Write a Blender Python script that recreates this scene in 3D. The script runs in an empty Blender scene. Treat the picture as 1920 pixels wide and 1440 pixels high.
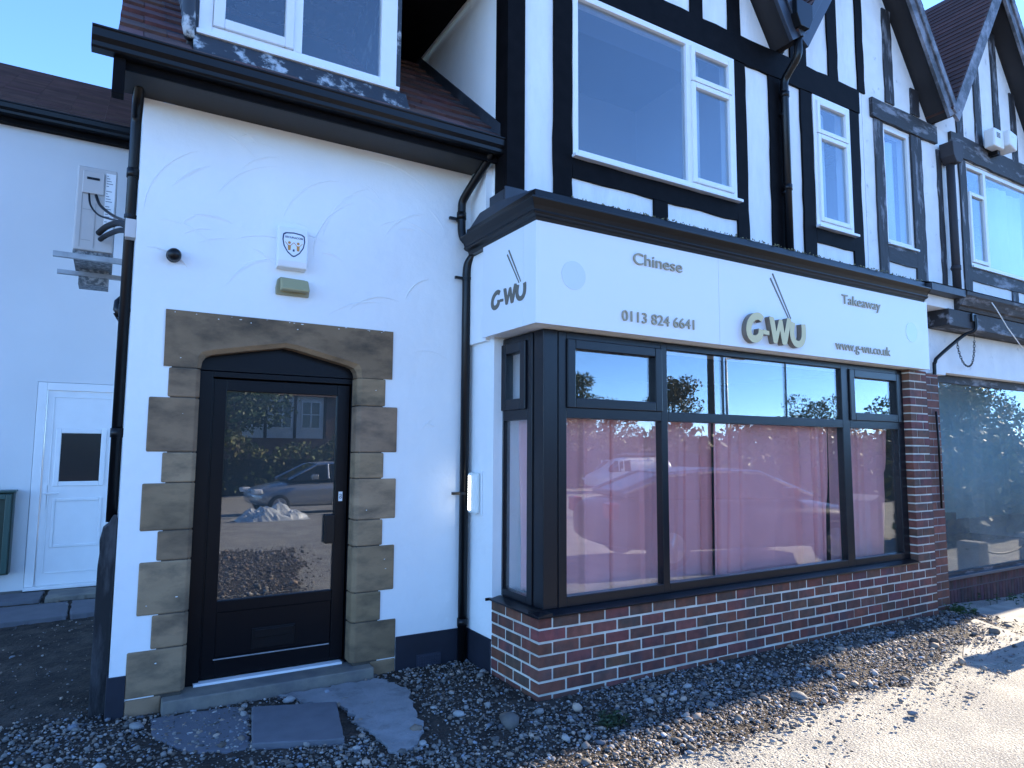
import bpy, bmesh, math, random
import numpy as np
from mathutils import Vector, Matrix
R = math.radians
C = bpy.context.scene.collection
S = bpy.context.scene

# ------------------------------------------------------------------ camera
cam_d = bpy.data.cameras.new("camera"); cam = bpy.data.objects.new("camera", cam_d); C.objects.link(cam)
cr = Vector((0.8584084743, -0.5129285834, 0.0062577573))
cu = Vector((-0.0544346880, -0.0789550133, 0.9953908632))
cf = Vector((0.5100703441, 0.8547925913, 0.0956967509))
mw = Matrix(((cr.x, cu.x, -cf.x, -2.53017796), (cr.y, cu.y, -cf.y, -3.87416033), (cr.z, cu.z, -cf.z, 1.66329845), (0, 0, 0, 1)))
cam.matrix_world = mw
cam_d.sensor_width = 36.0; cam_d.sensor_fit = 'HORIZONTAL'; cam_d.lens = 1261.4187 / 1920 * 36
cam_d.clip_start = 0.05; cam_d.clip_end = 3000
S.camera = cam

# ------------------------------------------------------------------ world, sun, exposure
SUN_EL, SUN_AZ = 25.0, 1.5          # azimuth from +X towards +Y
w = bpy.data.worlds.new("World"); S.world = w; w.use_nodes = True
nt = w.node_tree; nt.nodes.clear()
sky = nt.nodes.new('ShaderNodeTexSky'); sky.sky_type = 'NISHITA'; sky.sun_disc = False
sky.sun_elevation = R(SUN_EL); sky.sun_rotation = R(90 - SUN_AZ)
sky.air_density = 0.5; sky.dust_density = 0.0; sky.ozone_density = 4.5; sky.altitude = 60
bg = nt.nodes.new('ShaderNodeBackground'); bg.inputs['Strength'].default_value = 0.15
wo = nt.nodes.new('ShaderNodeOutputWorld')
tn = nt.nodes.new('ShaderNodeMix'); tn.data_type = 'RGBA'; tn.blend_type = 'MULTIPLY'; tn.inputs[0].default_value = 1.0; tn.inputs[7].default_value = (0.85, 0.965, 1.02, 1)   # a deep clear autumn blue
nt.links.new(sky.outputs[0], tn.inputs[6]); nt.links.new(tn.outputs[2], bg.inputs[0]); nt.links.new(bg.outputs[0], wo.inputs[0])
sd = bpy.data.lights.new("sun", 'SUN'); sd.energy = 3.5; sd.angle = R(0.55); sd.color = (1.0, 0.87, 0.68)
so = bpy.data.objects.new("sun", sd); C.objects.link(so)
sv = Vector((math.cos(R(SUN_AZ)) * math.cos(R(SUN_EL)), math.sin(R(SUN_AZ)) * math.cos(R(SUN_EL)), math.sin(R(SUN_EL))))
so.rotation_euler = sv.to_track_quat('Z', 'Y').to_euler(); so.location = (30, 5, 30)
S.view_settings.view_transform = 'Standard'; S.view_settings.look = 'None'
S.view_settings.gamma = 1.0; S.view_settings.use_curve_mapping = False
S.view_settings.exposure = 2.5

# ------------------------------------------------------------------ materials
MATS = {}
def mat(name, col=(0.5, 0.5, 0.5), rough=0.6, var=0.0, vscale=3.0, bump=0.0, bscale=40.0, metal=0.0, spec=0.5,
        attr=False, col2=None, c2scale=2.0, c2lo=0.45, c2hi=0.6, stretch=(1, 1, 1), detail=6, emit=None, estr=0, coat=0.0, bdist=0.004):
    if name in MATS: return MATS[name]
    m = bpy.data.materials.new(name); m.use_nodes = True; n = m.node_tree.nodes; l = m.node_tree.links
    p = n['Principled BSDF']
    p.inputs['Roughness'].default_value = rough; p.inputs['Metallic'].default_value = metal
    p.inputs['Specular IOR Level'].default_value = spec; p.inputs['Coat Weight'].default_value = coat
    tc = n.new('ShaderNodeTexCoord'); mp = n.new('ShaderNodeMapping'); mp.inputs['Scale'].default_value = stretch
    l.new(tc.outputs['Object'], mp.inputs[0])
    rgb = n.new('ShaderNodeRGB'); rgb.outputs[0].default_value = (*col, 1); out = rgb.outputs[0]
    if col2 is not None:
        nz = n.new('ShaderNodeTexNoise'); nz.inputs['Scale'].default_value = c2scale; nz.inputs['Detail'].default_value = detail
        nz.inputs['Roughness'].default_value = 0.65
        l.new(mp.outputs[0], nz.inputs['Vector'])
        rp = n.new('ShaderNodeMapRange'); rp.inputs[1].default_value = c2lo; rp.inputs[2].default_value = c2hi
        l.new(nz.outputs[0], rp.inputs[0])
        mx = n.new('ShaderNodeMix'); mx.data_type = 'RGBA'; l.new(rp.outputs[0], mx.inputs[0])
        l.new(out, mx.inputs[6]); mx.inputs[7].default_value = (*col2, 1); out = mx.outputs[2]
    if attr:
        at = n.new('ShaderNodeAttribute'); at.attribute_name = 'tint'
        mx = n.new('ShaderNodeMix'); mx.data_type = 'RGBA'; mx.blend_type = 'MULTIPLY'; mx.inputs[0].default_value = 1
        l.new(out, mx.inputs[6]); l.new(at.outputs['Color'], mx.inputs[7]); out = mx.outputs[2]
    if var > 0:
        nz = n.new('ShaderNodeTexNoise'); nz.inputs['Scale'].default_value = vscale; nz.inputs['Detail'].default_value = 8
        l.new(mp.outputs[0], nz.inputs['Vector'])
        rp = n.new('ShaderNodeMapRange'); rp.inputs[1].default_value = 0.3; rp.inputs[2].default_value = 0.7
        rp.inputs[3].default_value = 1 - var; rp.inputs[4].default_value = 1 + var; rp.clamp = False
        l.new(nz.outputs[0], rp.inputs[0])
        mx = n.new('ShaderNodeMix'); mx.data_type = 'RGBA'; mx.blend_type = 'MULTIPLY'; mx.inputs[0].default_value = 1
        l.new(out, mx.inputs[6]); l.new(rp.outputs[0], mx.inputs[7]); out = mx.outputs[2]
    l.new(out, p.inputs['Base Color'])
    if bump > 0:
        nb = n.new('ShaderNodeTexNoise'); nb.inputs['Scale'].default_value = bscale; nb.inputs['Detail'].default_value = 6
        l.new(mp.outputs[0], nb.inputs['Vector'])
        b = n.new('ShaderNodeBump'); b.inputs['Strength'].default_value = bump; b.inputs['Distance'].default_value = bdist
        l.new(nb.outputs[0], b.inputs['Height']); l.new(b.outputs[0], p.inputs['Normal'])
    if emit:
        p.inputs['Emission Color'].default_value = (*emit, 1); p.inputs['Emission Strength'].default_value = estr
    MATS[name] = m; return m

def glass_mat(name, r0=0.10, tint=(0.9, 0.93, 0.95), wave=0.0, haze=0.0):
    m = bpy.data.materials.new(name); m.use_nodes = True; n = m.node_tree.nodes; l = m.node_tree.links; n.clear()
    o = n.new('ShaderNodeOutputMaterial'); mx = n.new('ShaderNodeMixShader')
    ge = n.new('ShaderNodeNewGeometry'); dt = n.new('ShaderNodeVectorMath'); dt.operation = 'DOT_PRODUCT'
    l.new(ge.outputs['Incoming'], dt.inputs[0]); l.new(ge.outputs['Normal'], dt.inputs[1])
    def M(op, a, b=None):
        q = n.new('ShaderNodeMath'); q.operation = op
        for i, v in enumerate((a, b)):
            if v is None: continue
            if isinstance(v, (int, float)): q.inputs[i].default_value = v
            else: l.new(v, q.inputs[i])
        return q.outputs[0]
    f = M('ADD', M('MULTIPLY', M('POWER', M('SUBTRACT', 1.0, M('ABSOLUTE', dt.outputs['Value'])), 5.0), 1 - r0), r0)
    t = n.new('ShaderNodeBsdfTransparent'); t.inputs[0].default_value = (*tint, 1)
    g = n.new('ShaderNodeBsdfGlossy'); g.inputs['Roughness'].default_value = 0.0; g.inputs['Color'].default_value = (0.95, 0.97, 1, 1)
    l.new(f, mx.inputs[0]); l.new(t.outputs[0], mx.inputs[1]); l.new(g.outputs[0], mx.inputs[2])
    if haze > 0:  # pale diffuse haze mixed over the clear glass, uneven by noise
        df = n.new('ShaderNodeBsdfDiffuse'); df.inputs[0].default_value = (0.55, 0.58, 0.56, 1); m2 = n.new('ShaderNodeMixShader')
        tc2 = n.new('ShaderNodeTexCoord'); nd = n.new('ShaderNodeTexNoise'); nd.inputs['Scale'].default_value = 1.3; nd.inputs['Detail'].default_value = 6
        l.new(tc2.outputs['Object'], nd.inputs['Vector']); l.new(M('MULTIPLY', nd.outputs[0], haze * 2), m2.inputs[0])
        l.new(mx.outputs[0], m2.inputs[1]); l.new(df.outputs[0], m2.inputs[2]); l.new(m2.outputs[0], o.inputs[0])
    else: l.new(mx.outputs[0], o.inputs[0])
    if wave > 0:
        tc = n.new('ShaderNodeTexCoord'); nb = n.new('ShaderNodeTexNoise'); nb.inputs['Scale'].default_value = 1.6; nb.inputs['Detail'].default_value = 1
        b = n.new('ShaderNodeBump'); b.inputs['Strength'].default_value = wave; b.inputs['Distance'].default_value = 0.02
        l.new(tc.outputs['Object'], nb.inputs['Vector']); l.new(nb.outputs[0], b.inputs['Height'])
        l.new(b.outputs[0], g.inputs['Normal'])
    MATS[name] = m; return m

white = mat('white_render', (0.82, 0.82, 0.805), 0.85, var=0.03, vscale=1.4, bump=0.6, bscale=7, bdist=0.02)
white_rough = mat('white_panel', (0.78, 0.78, 0.77), 0.85, var=0.05, vscale=6, bump=0.6, bscale=24, bdist=0.008, col2=(0.62, 0.61, 0.58), c2scale=2.2, c2lo=0.55, c2hi=0.8, stretch=(1.6, 1, .45))
white_old = mat('weathered_white_panel', (0.76, 0.75, 0.73), 0.9, var=0.05, vscale=5, bump=0.7, bscale=22, col2=(0.42, 0.42, 0.42), c2scale=5.5, c2lo=0.62, c2hi=0.74, bdist=0.006)
annexw = mat('annex_render', (0.70, 0.70, 0.70), 0.85, var=0.03, vscale=1.5, bump=0.2, bscale=40)
upvc = mat('white_upvc', (0.80, 0.80, 0.80), 0.35, var=0.02, vscale=8, spec=0.5)
upvc_dirty = mat('aged_white_upvc', (0.74, 0.73, 0.71), 0.4, col2=(0.5, 0.47, 0.42), c2scale=9, c2lo=0.62, c2hi=0.8)
black = mat('black_paint', (0.0055, 0.0048, 0.0055), 0.6, spec=0.06, var=0.3, vscale=9, bump=0.25, bscale=30, stretch=(1, 1, 1))
black_gloss = mat('black_plastic', (0.005, 0.005, 0.006), 0.33, spec=0.3, var=0.15, vscale=6)
black_wood = mat('weathered_black_timber', (0.022, 0.020, 0.022), 0.7, col2=(0.20, 0.20, 0.22), c2scale=7, c2lo=0.53, c2hi=0.66, bump=0.9, bscale=14, stretch=(1.2, 1.2, 0.35), bdist=0.01)
black_wood_h = mat('weathered_black_rail', (0.022, 0.020, 0.022), 0.7, col2=(0.20, 0.20, 0.22), c2scale=7, c2lo=0.53, c2hi=0.66, bump=0.9, bscale=14, stretch=(0.35, 1.2, 1.2), bdist=0.01)
barge_old = mat('faded_bargeboard', (0.05, 0.05, 0.055), 0.6, col2=(0.22, 0.22, 0.25), c2scale=4, c2lo=0.42, c2hi=0.62, bump=0.6, bscale=18)
anth = mat('anthracite_frame', (0.006, 0.0062, 0.009), 0.3, spec=0.32, bump=0.05, bscale=200)
anth_door = mat('dark_door_frame', (0.004, 0.0036, 0.005), 0.33, spec=0.22, bump=0.05, bscale=200)
stone = mat('brown_sandstone', (0.29, 0.192, 0.112), 0.9, var=0.18, vscale=3.0, bump=0.5, bscale=60, attr=True, col2=(0.105, 0.078, 0.052), c2scale=2.8, c2lo=0.45, c2hi=0.70, stretch=(1, 1, 2.2))
stone_step = mat('grey_step_stone', (0.20, 0.18, 0.15), 0.9, var=0.15, vscale=5, bump=0.5, bscale=50, col2=(0.13, 0.125, 0.12), c2scale=3)
plinthm = mat('navy_black_plinth', (0.010, 0.012, 0.022), 0.6, var=0.2, vscale=6, bump=0.3, bscale=30)
brickm = mat('red_brick', (0.165, 0.058, 0.038), 0.85, col2=(0.10, 0.052, 0.042), c2scale=4, c2lo=.45, c2hi=.62, var=0.25, vscale=14, bump=0.5, bscale=90, attr=True)
mortar = mat('pale_mortar', (0.58, 0.54, 0.46), 0.95, var=0.25, vscale=5, bump=0.6, bscale=120)
stone_joint = mat('dark_stone_joint', (0.07, 0.058, 0.045), 0.95, var=.2)
mortar_dk = mat('dull_mortar', (0.30, 0.28, 0.27), 0.95, var=0.15, vscale=12, bump=0.6, bscale=120)
tilem = mat('red_brown_tile', (0.105, 0.048, 0.040), 0.85, var=0.25, vscale=9, bump=0.6, bscale=70, attr=True)
tile_dk = mat('brown_concrete_tile', (0.075, 0.038, 0.034), 0.8, var=0.2, vscale=5, bump=0.4, bscale=60, attr=True)
lead = mat('lead_sheet', (0.035, 0.042, 0.055), 0.55, var=0.25, vscale=5, bump=0.3, bscale=12, col2=(0.10, 0.11, 0.12), c2scale=3, c2lo=0.55, c2hi=0.8)
lead_old = mat('flaking_lead', (0.030, 0.036, 0.046), 0.6, col2=(0.45, 0.46, 0.46), c2scale=8, c2lo=0.53, c2hi=0.62, bump=0.7, bscale=20, detail=9, stretch=(1, 1, 0.7))
signm = mat('white_sign_panel', (0.76, 0.76, 0.77), 0.35, spec=0.3)
goldm = mat('champagne_letter_face', (0.60, 0.48, 0.22), 0.4, metal=0.0)
gold_side = mat('bronze_letter_side', (0.20, 0.16, 0.12), 0.4, metal=0.3)
olive = mat('flat_bronze_letter', (0.13, 0.115, 0.085), 0.5)
galv = mat('galvanised_steel', (0.35, 0.36, 0.37), 0.5, metal=0.6, var=0.2, vscale=12)
acm = mat('beige_ac_case', (0.52, 0.49, 0.47), 0.5, var=0.04, vscale=4)
curtm = mat('pink_cloth', (0.78, 0.36, 0.36), 0.9, var=0.05, vscale=3, bump=0.3, bscale=160)
tealc = mat('teal_cloth', (0.16, 0.30, 0.36), 0.9, var=0.08, vscale=3)
netc = mat('white_net', (0.65, 0.70, 0.72), 0.9, var=0.05, vscale=3)
roomm = mat('dim_room', (0.10, 0.10, 0.105), 0.9)
room_lt = mat('pale_room', (0.30, 0.31, 0.33), 0.9)
beige = mat('beige_lamp_case', (0.30, 0.27, 0.16), 0.45)
beige_lens = mat('frosted_lamp_lens', (0.36, 0.32, 0.17), 0.5)
soil = mat('dark_soil', (0.024, 0.017, 0.012), 1.0, var=0.5, vscale=9, bump=1.0, bscale=45, col2=(0.045, 0.034, 0.026), c2scale=5, bdist=0.02)
gravm = mat('grey_gravel', (1.0, 1.0, 1.0), 0.85, attr=True, bump=0.3, bscale=120)
tarmac = mat('worn_tarmac', (0.235, 0.225, 0.205), 0.92, var=0.5, vscale=110, bump=1.0, bscale=70, col2=(0.34, 0.32, 0.275), c2scale=1.6, c2lo=0.42, c2hi=0.62, bdist=0.018)
concrete = mat('grey_concrete', (0.22, 0.225, 0.235), 0.95, var=0.15, vscale=7, bump=0.8, bscale=45, col2=(0.13, 0.13, 0.135), c2scale=6, c2lo=0.52, c2hi=0.7, bdist=0.008)
slabm = mat('dark_slab', (0.115, 0.118, 0.135), 0.9, var=0.10, vscale=9, bump=0.6, bscale=110)
pavem = mat('concrete_paving', (0.34, 0.32, 0.28), 0.95, var=0.12, vscale=3, bump=0.7, bscale=60, col2=(0.24, 0.23, 0.21), c2scale=4)
leafm = mat('leaf', (0.075, 0.10, 0.030), 0.6, attr=True)
barkm = mat('bark', (0.06, 0.05, 0.04), 0.9, bump=0.8, bscale=20)
glass = glass_mat('window_glass', 0.10, (0.97, 0.98, 0.98), haze=0.012)
glass_old = glass_mat('hazy_window_glass', 0.08, (0.95, 0.97, 0.97), haze=0.10)
glass_up = glass_mat('upper_window_glass', 0.10, (0.86, 0.9, 0.93), haze=0.012)
glass_door = glass_mat('door_glass', 0.13, (0.6, 0.62, 0.65), haze=0.05)
darkglass = mat('dark_obscure_glass', (0.02, 0.022, 0.026), 0.12, spec=0.6)

# ------------------------------------------------------------------ mesh helpers
class MB:
    def __init__(s): s.v = []; s.f = []; s.m = []; s.t = []; s.cur = 0; s.tint = (1, 1, 1)
    def add(s, vs, fs):
        b = len(s.v); s.v += [tuple(p) for p in vs]
        for f in fs: s.f.append(tuple(i + b for i in f)); s.m.append(s.cur); s.t.append(s.tint)
        return s
    def box(s, x0, x1, y0, y1, z0, z1):
        if x0 > x1: x0, x1 = x1, x0
        if y0 > y1: y0, y1 = y1, y0
        if z0 > z1: z0, z1 = z1, z0
        return s.add([(x0, y0, z0), (x1, y0, z0), (x1, y1, z0), (x0, y1, z0), (x0, y0, z1), (x1, y0, z1), (x1, y1, z1), (x0, y1, z1)],
                     [(0, 3, 2, 1), (4, 5, 6, 7), (0, 1, 5, 4), (1, 2, 6, 5), (2, 3, 7, 6), (3, 0, 4, 7)])
    def prism(s, poly, axis, a, b):
        """poly: 2D points; axis 'y': poly=(x,z); 'x': poly=(y,z); 'z': poly=(x,y)"""
        if a > b: a, b = b, a
        def P(p, t): return (p[0], t, p[1]) if axis == 'y' else (t, p[0], p[1]) if axis == 'x' else (p[0], p[1], t)
        ar = sum(poly[i][0] * poly[(i + 1) % len(poly)][1] - poly[(i + 1) % len(poly)][0] * poly[i][1] for i in range(len(poly)))
        if (ar < 0) != (axis == 'y'): poly = poly[::-1]
        n = len(poly)
        vs = [P(p, a) for p in poly] + [P(p, b) for p in poly]
        # orientation: for axis x,z ccw in (y,z)/(x,y) faces +axis ; for y we flipped
        fs = [tuple(range(n - 1, -1, -1)), tuple(range(n, 2 * n))] + [(i, (i + 1) % n, n + (i + 1) % n, n + i) for i in range(n)]
        return s.add(vs, fs)
    def tube(s, path, r, n=12, caps=True, sx=None):
        pts = [Vector(p) for p in path]; rs = r if isinstance(r, (list, tuple)) else [r] * len(pts)
        b = []; up = Vector((0.123, 0.31, 0.94))
        prev = None
        for i, p in enumerate(pts):
            t = (pts[min(i + 1, len(pts) - 1)] - pts[max(i - 1, 0)]).normalized()
            if prev is None:
                a = t.orthogonal().normalized()
            else:
                a = (prev - t * prev.dot(t)).normalized()
            prev = a; c = t.cross(a)
            b.append([p + (a * math.cos(2 * math.pi * k / n) + c * math.sin(2 * math.pi * k / n)) * rs[i] for k in range(n)])
        vs = [q for ring in b for q in ring]; fs = []
        for i in range(len(b) - 1):
            for k in range(n):
                fs.append((i * n + k, i * n + (k + 1) % n, (i + 1) * n + (k + 1) % n, (i + 1) * n + k))
        if caps: fs += [tuple(range(n - 1, -1, -1)), tuple((len(b) - 1) * n + k for k in range(n))]
        return s.add(vs, fs)
    def cyl(s, c, r, axis, a, b, n=24):
        d = {'x': (1, 0, 0), 'y': (0, 1, 0), 'z': (0, 0, 1)}[axis]
        c = Vector(c); d = Vector(d)
        return s.tube([c + d * a, c + d * b], r, n)
    def build(s, name, mats, parent=None, bevel=0, smooth=False, seg=2):
        me = bpy.data.meshes.new(name)
        me.from_pydata(s.v, [], s.f); 
        ms = mats if isinstance(mats, (list, tuple)) else [mats]
        for m in ms: me.materials.append(m)
        me.polygons.foreach_set('material_index', s.m)
        if any(t != (1, 1, 1) for t in s.t):
            at = me.color_attributes.new('tint', 'FLOAT_COLOR', 'CORNER')
            col = []
            for p, t in zip(me.polygons, s.t): col += [t[0], t[1], t[2], 1.0] * p.loop_total
            at.data.foreach_set('color', col)
        else:
            if any(m in (stone, brickm, tilem, tile_dk, gravm, leafm) for m in ms):
                at = me.color_attributes.new('tint', 'FLOAT_COLOR', 'CORNER'); at.data.foreach_set('color', [1.0] * (4 * len(me.loops)))
        if smooth: me.polygons.foreach_set('use_smooth', [True] * len(me.polygons))
        me.update()
        o = bpy.data.objects.new(name, me); C.objects.link(o)
        if parent: o.parent = parent
        if bevel:
            b = o.modifiers.new('bevel', 'BEVEL'); b.width = bevel; b.segments = seg; b.limit_method = 'ANGLE'; b.angle_limit = R(40)
        return o

def tag(o, label=None, cat=None, group=None, kind=None):
    if label: o['label'] = label
    if cat: o['category'] = cat
    if group: o['group'] = group
    if kind: o['kind'] = kind
    return o
def thing(name, label, cat, loc=(0, 0, 0), group=None):
    o = bpy.data.objects.new(name, None); C.objects.link(o); o.location = loc; o.empty_display_size = 0.2
    return tag(o, label, cat, group)
def child_at(root, o):
    """o was built in world coordinates; hang it under root (which sits at its own place)"""
    o.parent = root; o.matrix_parent_inverse = Matrix.Translation(root.location).inverted(); return o
def part(name, mb, m, parent, bevel=0, smooth=False):
    o = mb.build(name, m, None, bevel, smooth)
    base = parent
    while base.parent: base = base.parent
    o.parent = parent
    o.matrix_parent_inverse = Matrix.Translation(base.location).inverted() if parent is base else Matrix.Identity(4)
    return o
def box1(name, m, parent, *a, bevel=0.003):
    return part(name, MB().box(*a), m, parent, bevel)

def text_mesh(body, x_w, cap_h, depth, bold=0.0, font_shear=0.0):
    """text as a mesh, lower-left at origin in XZ, width x_w, cap height cap_h, thickness depth"""
    cu_ = bpy.data.curves.new('t', 'FONT'); cu_.body = body; cu_.size = 1.0; cu_.extrude = 0.5; cu_.offset = bold; cu_.shear = font_shear
    ob = bpy.data.objects.new('t', cu_); C.objects.link(ob)
    dg = bpy.context.evaluated_depsgraph_get(); dg.update()
    me = bpy.data.meshes.new_from_object(ob.evaluated_get(dg))
    co = np.zeros(len(me.vertices) * 3); me.vertices.foreach_get('co', co); co = co.reshape(-1, 3)
    x0, x1 = co[:, 0].min(), co[:, 0].max(); y1 = co[:, 1].max()
    out = [((p[0] - x0) / (x1 - x0) * x_w, p[2] * depth, p[1] / y1 * cap_h) for p in co]
    fs = [tuple(pl.vertices) for pl in me.polygons]
    bpy.data.objects.remove(ob); bpy.data.curves.remove(cu_); bpy.data.meshes.remove(me)
    return out, fs

rnd = random.Random(7)
def tintv(r=0.2, warm=0.0):
    k = 1 + rnd.uniform(-r, r); return (k * (1 + warm * rnd.uniform(-1, 1)), k, k * (1 - warm * rnd.uniform(-1, 1)))

# ------------------------------------------------------------------ ground
def gh(x, y):
    z = 0.0
    if y > 1.1 and x < 0.5: z += min(0.055 * (y - 1.1), 0.215)
    if x > 4.5 and y > -3: z -= min(0.045 * (x - 4.5), 0.12)
    if y < -9: z -= min(0.05 * (-9 - y), 0.66)
    return z
def sheet(name, xs, ys, off, m, inside=None, kind='structure', jitter=0):
    mb = MB(); vs = []; idx = {}
    r2 = random.Random(3)
    for j, y in enumerate(ys):
        for i, x in enumerate(xs):
            idx[i, j] = len(vs); vs.append((x, y, gh(x, y) + off + (r2.uniform(-jitter, jitter) if jitter else 0)))
    fs = []
    for j in range(len(ys) - 1):
        for i in range(len(xs) - 1):
            cx, cy = (xs[i] + xs[i + 1]) / 2, (ys[j] + ys[j + 1]) / 2
            if inside is None or inside(cx, cy): fs.append((idx[i, j], idx[i + 1, j], idx[i + 1, j + 1], idx[i, j + 1]))
    mb.add(vs, fs); o = mb.build(name, m, smooth=True); 
    bmx = bmesh.new(); bmx.from_mesh(o.data); bmesh.ops.delete(bmx, geom=[v for v in bmx.verts if not v.link_faces], context='VERTS'); bmx.to_mesh(o.data); bmx.free()
    return tag(o, kind=kind)
xs = [-600, -200, -80, -30, -14, -8, -5, -3.4, -2.6, -1, 0, 1, 2, 3, 4, 4.5, 5, 6, 7, 7.2, 9, 12, 18, 30, 60, 120, 300, 800]
ys = [-800, -300, -120, -60, -40, -30, -24.2, -22.2, -16, -12, -9, -6, -3.2, -2.9, -2, -1, 0, 0.5, 1.1, 2, 3, 4, 5.01, 8, 14, 40, 200]
sheet('ground', xs, ys, -0.012, tarmac)

def nz(x, y, s=0):
    return (math.sin(x * 3.1 + s) * math.cos(y * 2.7 - s * 1.3) + 0.6 * math.sin(x * 7.3 + y * 5.1 + s * 2) + 0.35 * math.sin(x * 17 - y * 13 + s))
def grav_edge(x):   # outer (street side) border of the gravel bed
    pts = [(-6, -1.9), (-1.6, -1.5), (-0.8, -1.15), (0.3, -1.0), (1.2, -1.02), (2.0, -0.95), (2.8, -0.92), (3.6, -0.78), (4.4, -0.62), (5.0, -0.42), (5.5, -0.25)]
    for (a, b), (c, d) in zip(pts, pts[1:]):
        if a <= x <= c: return b + (d - b) * (x - a) / (c - a) + 0.05 * nz(x, 1.0)
    return 9
def soil_d(x, y):     # > 0 inside the bed, metres to the border
    if y > 4.9 or x > 5.5: return -1
    if y > 1.2 and x > -2.3: return -1
    d = y - grav_edge(x)
    if y < -0.5: d = max(d, min(0.3, (-0.7 + 0.22 * (-y - 1) - x + 0.06 * nz(x, y, 4)), y + 5.3 + 0.15 * nz(x * .6, 1, 3)))
    return d
def on_soil(x, y): return soil_d(x, y) > 0
def soil_sheet(name, x0, x1, y0, y1, st):
    nx, ny = int((x1 - x0) / st), int((y1 - y0) / st); vs = []; fs = []; r2 = random.Random(3); dd = {}
    for j in range(ny + 1):
        for i in range(nx + 1):
            x, y = x0 + i * st, y0 + j * st; d = soil_d(x, y) + 0.02 * nz(x * 3, y * 3, 1); dd[i, j] = d
            k = min(max((d + 0.06) / 0.10, 0), 1)
            vs.append((x, y, gh(x, y) - 0.024 + 0.022 * k + r2.uniform(-0.005, 0.005) * k))
    for j in range(ny):
        for i in range(nx):
            if max(dd[i, j], dd[i + 1, j], dd[i, j + 1], dd[i + 1, j + 1]) > -0.1: a_ = j * (nx + 1) + i; fs.append((a_, a_ + 1, a_ + nx + 2, a_ + nx + 1))
    o = MB().add(vs, fs).build(name, soil, smooth=True)
    bx_ = bmesh.new(); bx_.from_mesh(o.data); bmesh.ops.delete(bx_, geom=[v for v in bx_.verts if not v.link_faces], context='VERTS'); bx_.to_mesh(o.data); bx_.free()
    return tag(o, kind='structure')
soil_sheet('soil_bed', -5.5, 5.6, -1.9, 5.02, 0.045)
soil_sheet('soil_verge', -5.5, 2.6, -6.0, -1.9, 0.10)

# concrete remains in front of the doorstep
def patch(name, poly, top, m, label, cat, thick=0.06, rough=0.012):
    pts = []
    n = len(poly); rr = random.Random(len(name) + int(poly[0][0] * 100))
    for i in range(n):
        (a, b), (c, d) = poly[i], poly[(i + 1) % n]
        L = math.hypot(c - a, d - b); k = max(2, int(L / 0.04))
        for t in range(k):
            u = t / k; pts.append((a + (c - a) * u + rr.uniform(-rough, rough), b + (d - b) * u + rr.uniform(-rough, rough)))
    mb = MB().prism(pts, 'z', top - thick, top)
    o = mb.build(name, m, bevel=0.008); return tag(o, label, cat)
o = patch('concrete_patch', [(-1.45, 0.93), (-0.78, 0.93), (-0.66, 0.63), (-0.78, 0.28), (-0.84, -0.06), (-0.98, -0.24), (-1.10, -0.30), (-1.13, 0.02), (-1.14, 0.40), (-1.16, 0.60), (-1.35, 0.75)], 0.016, concrete, 'worn pale grey concrete patch right of the dark slab by the doorstep', 'concrete', rough=0.022)
o = patch('concrete_patch', [(-2.20, 0.93), (-1.74, 0.90), (-1.69, 0.72), (-1.76, 0.24), (-1.90, 0.22), (-2.08, 0.34), (-2.22, 0.66)], 0.008, slabm, 'smooth grey concrete patch left of the dark slab, half under gravel', 'concrete', rough=0.02)
tag(o, 'smooth grey concrete patch left of the dark slab, partly lost under gravel', 'concrete')
o = patch('paving_slab', [(-1.665, 0.755), (-1.175, 0.580), (-1.300, 0.005), (-1.760, 0.195)], 0.035, slabm, 'loose dark grey paving slab lying in the gravel below the doorstep', 'slab', rough=0.003)
# flagstones before the white annex door
for i, (poly, lab, tp) in enumerate([([(-3.9, 4.12), (-3.02, 4.12), (-3.0, 4.55), (-3.9, 4.55)], 'dark flagstone at the left frame edge before the white annex door', 0.20),
                                  ([(-2.98, 4.10), (-2.46, 4.15), (-2.46, 4.52), (-2.96, 4.55)], 'brownish flagstone tucked behind the black post by the annex door', 0.205),
                                  ([(-3.9, 3.35), (-2.76, 3.42), (-2.78, 4.08), (-3.9, 4.05)], 'broad dark flagstone in front of the annex door step', 0.165),
                                  ([(-2.74, 3.42), (-2.46, 3.45), (-2.46, 4.05), (-2.75, 4.08)], 'narrow cracked flagstone between broad flagstone and black post', 0.17)]):
    patch('flagstone', poly, tp, slabm if i != 1 else stone_step, lab, 'flagstone', thick=0.08, rough=0.008)['group'] = 'flagstones before the annex door'
# pavement slabs to the right of the gravel
k = 0
pd = {(0, 0): 'pale paving slab in sun next to the gravel tip', (1, 0): 'pale paving slab at the right frame edge, half shaded by the neighbouring shop'}
def slab(poly, lab, top=0.02):
    o = patch('pavement_slab', poly, top, pavem, lab, 'slab', thick=0.07, rough=0.004); o['group'] = 'pavement slabs in front of the neighbouring shop'; return o
slab([(5.10, -0.26), (4.775, -0.83), (4.62, -1.10), (6.3, -1.15), (6.6, 0.05), (5.55, 0.02)], 'sunlit pavement slab right of the black joint at the right frame edge', -0.055)
slab([(5.035, -0.30), (4.715, -0.85), (4.56, -1.12), (3.55, -1.12), (3.35, -0.98), (4.05, -0.66), (4.70, -0.36)], 'sunlit pavement slab left of the black joint, crossed by the bar of shadow', -0.004)

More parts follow.
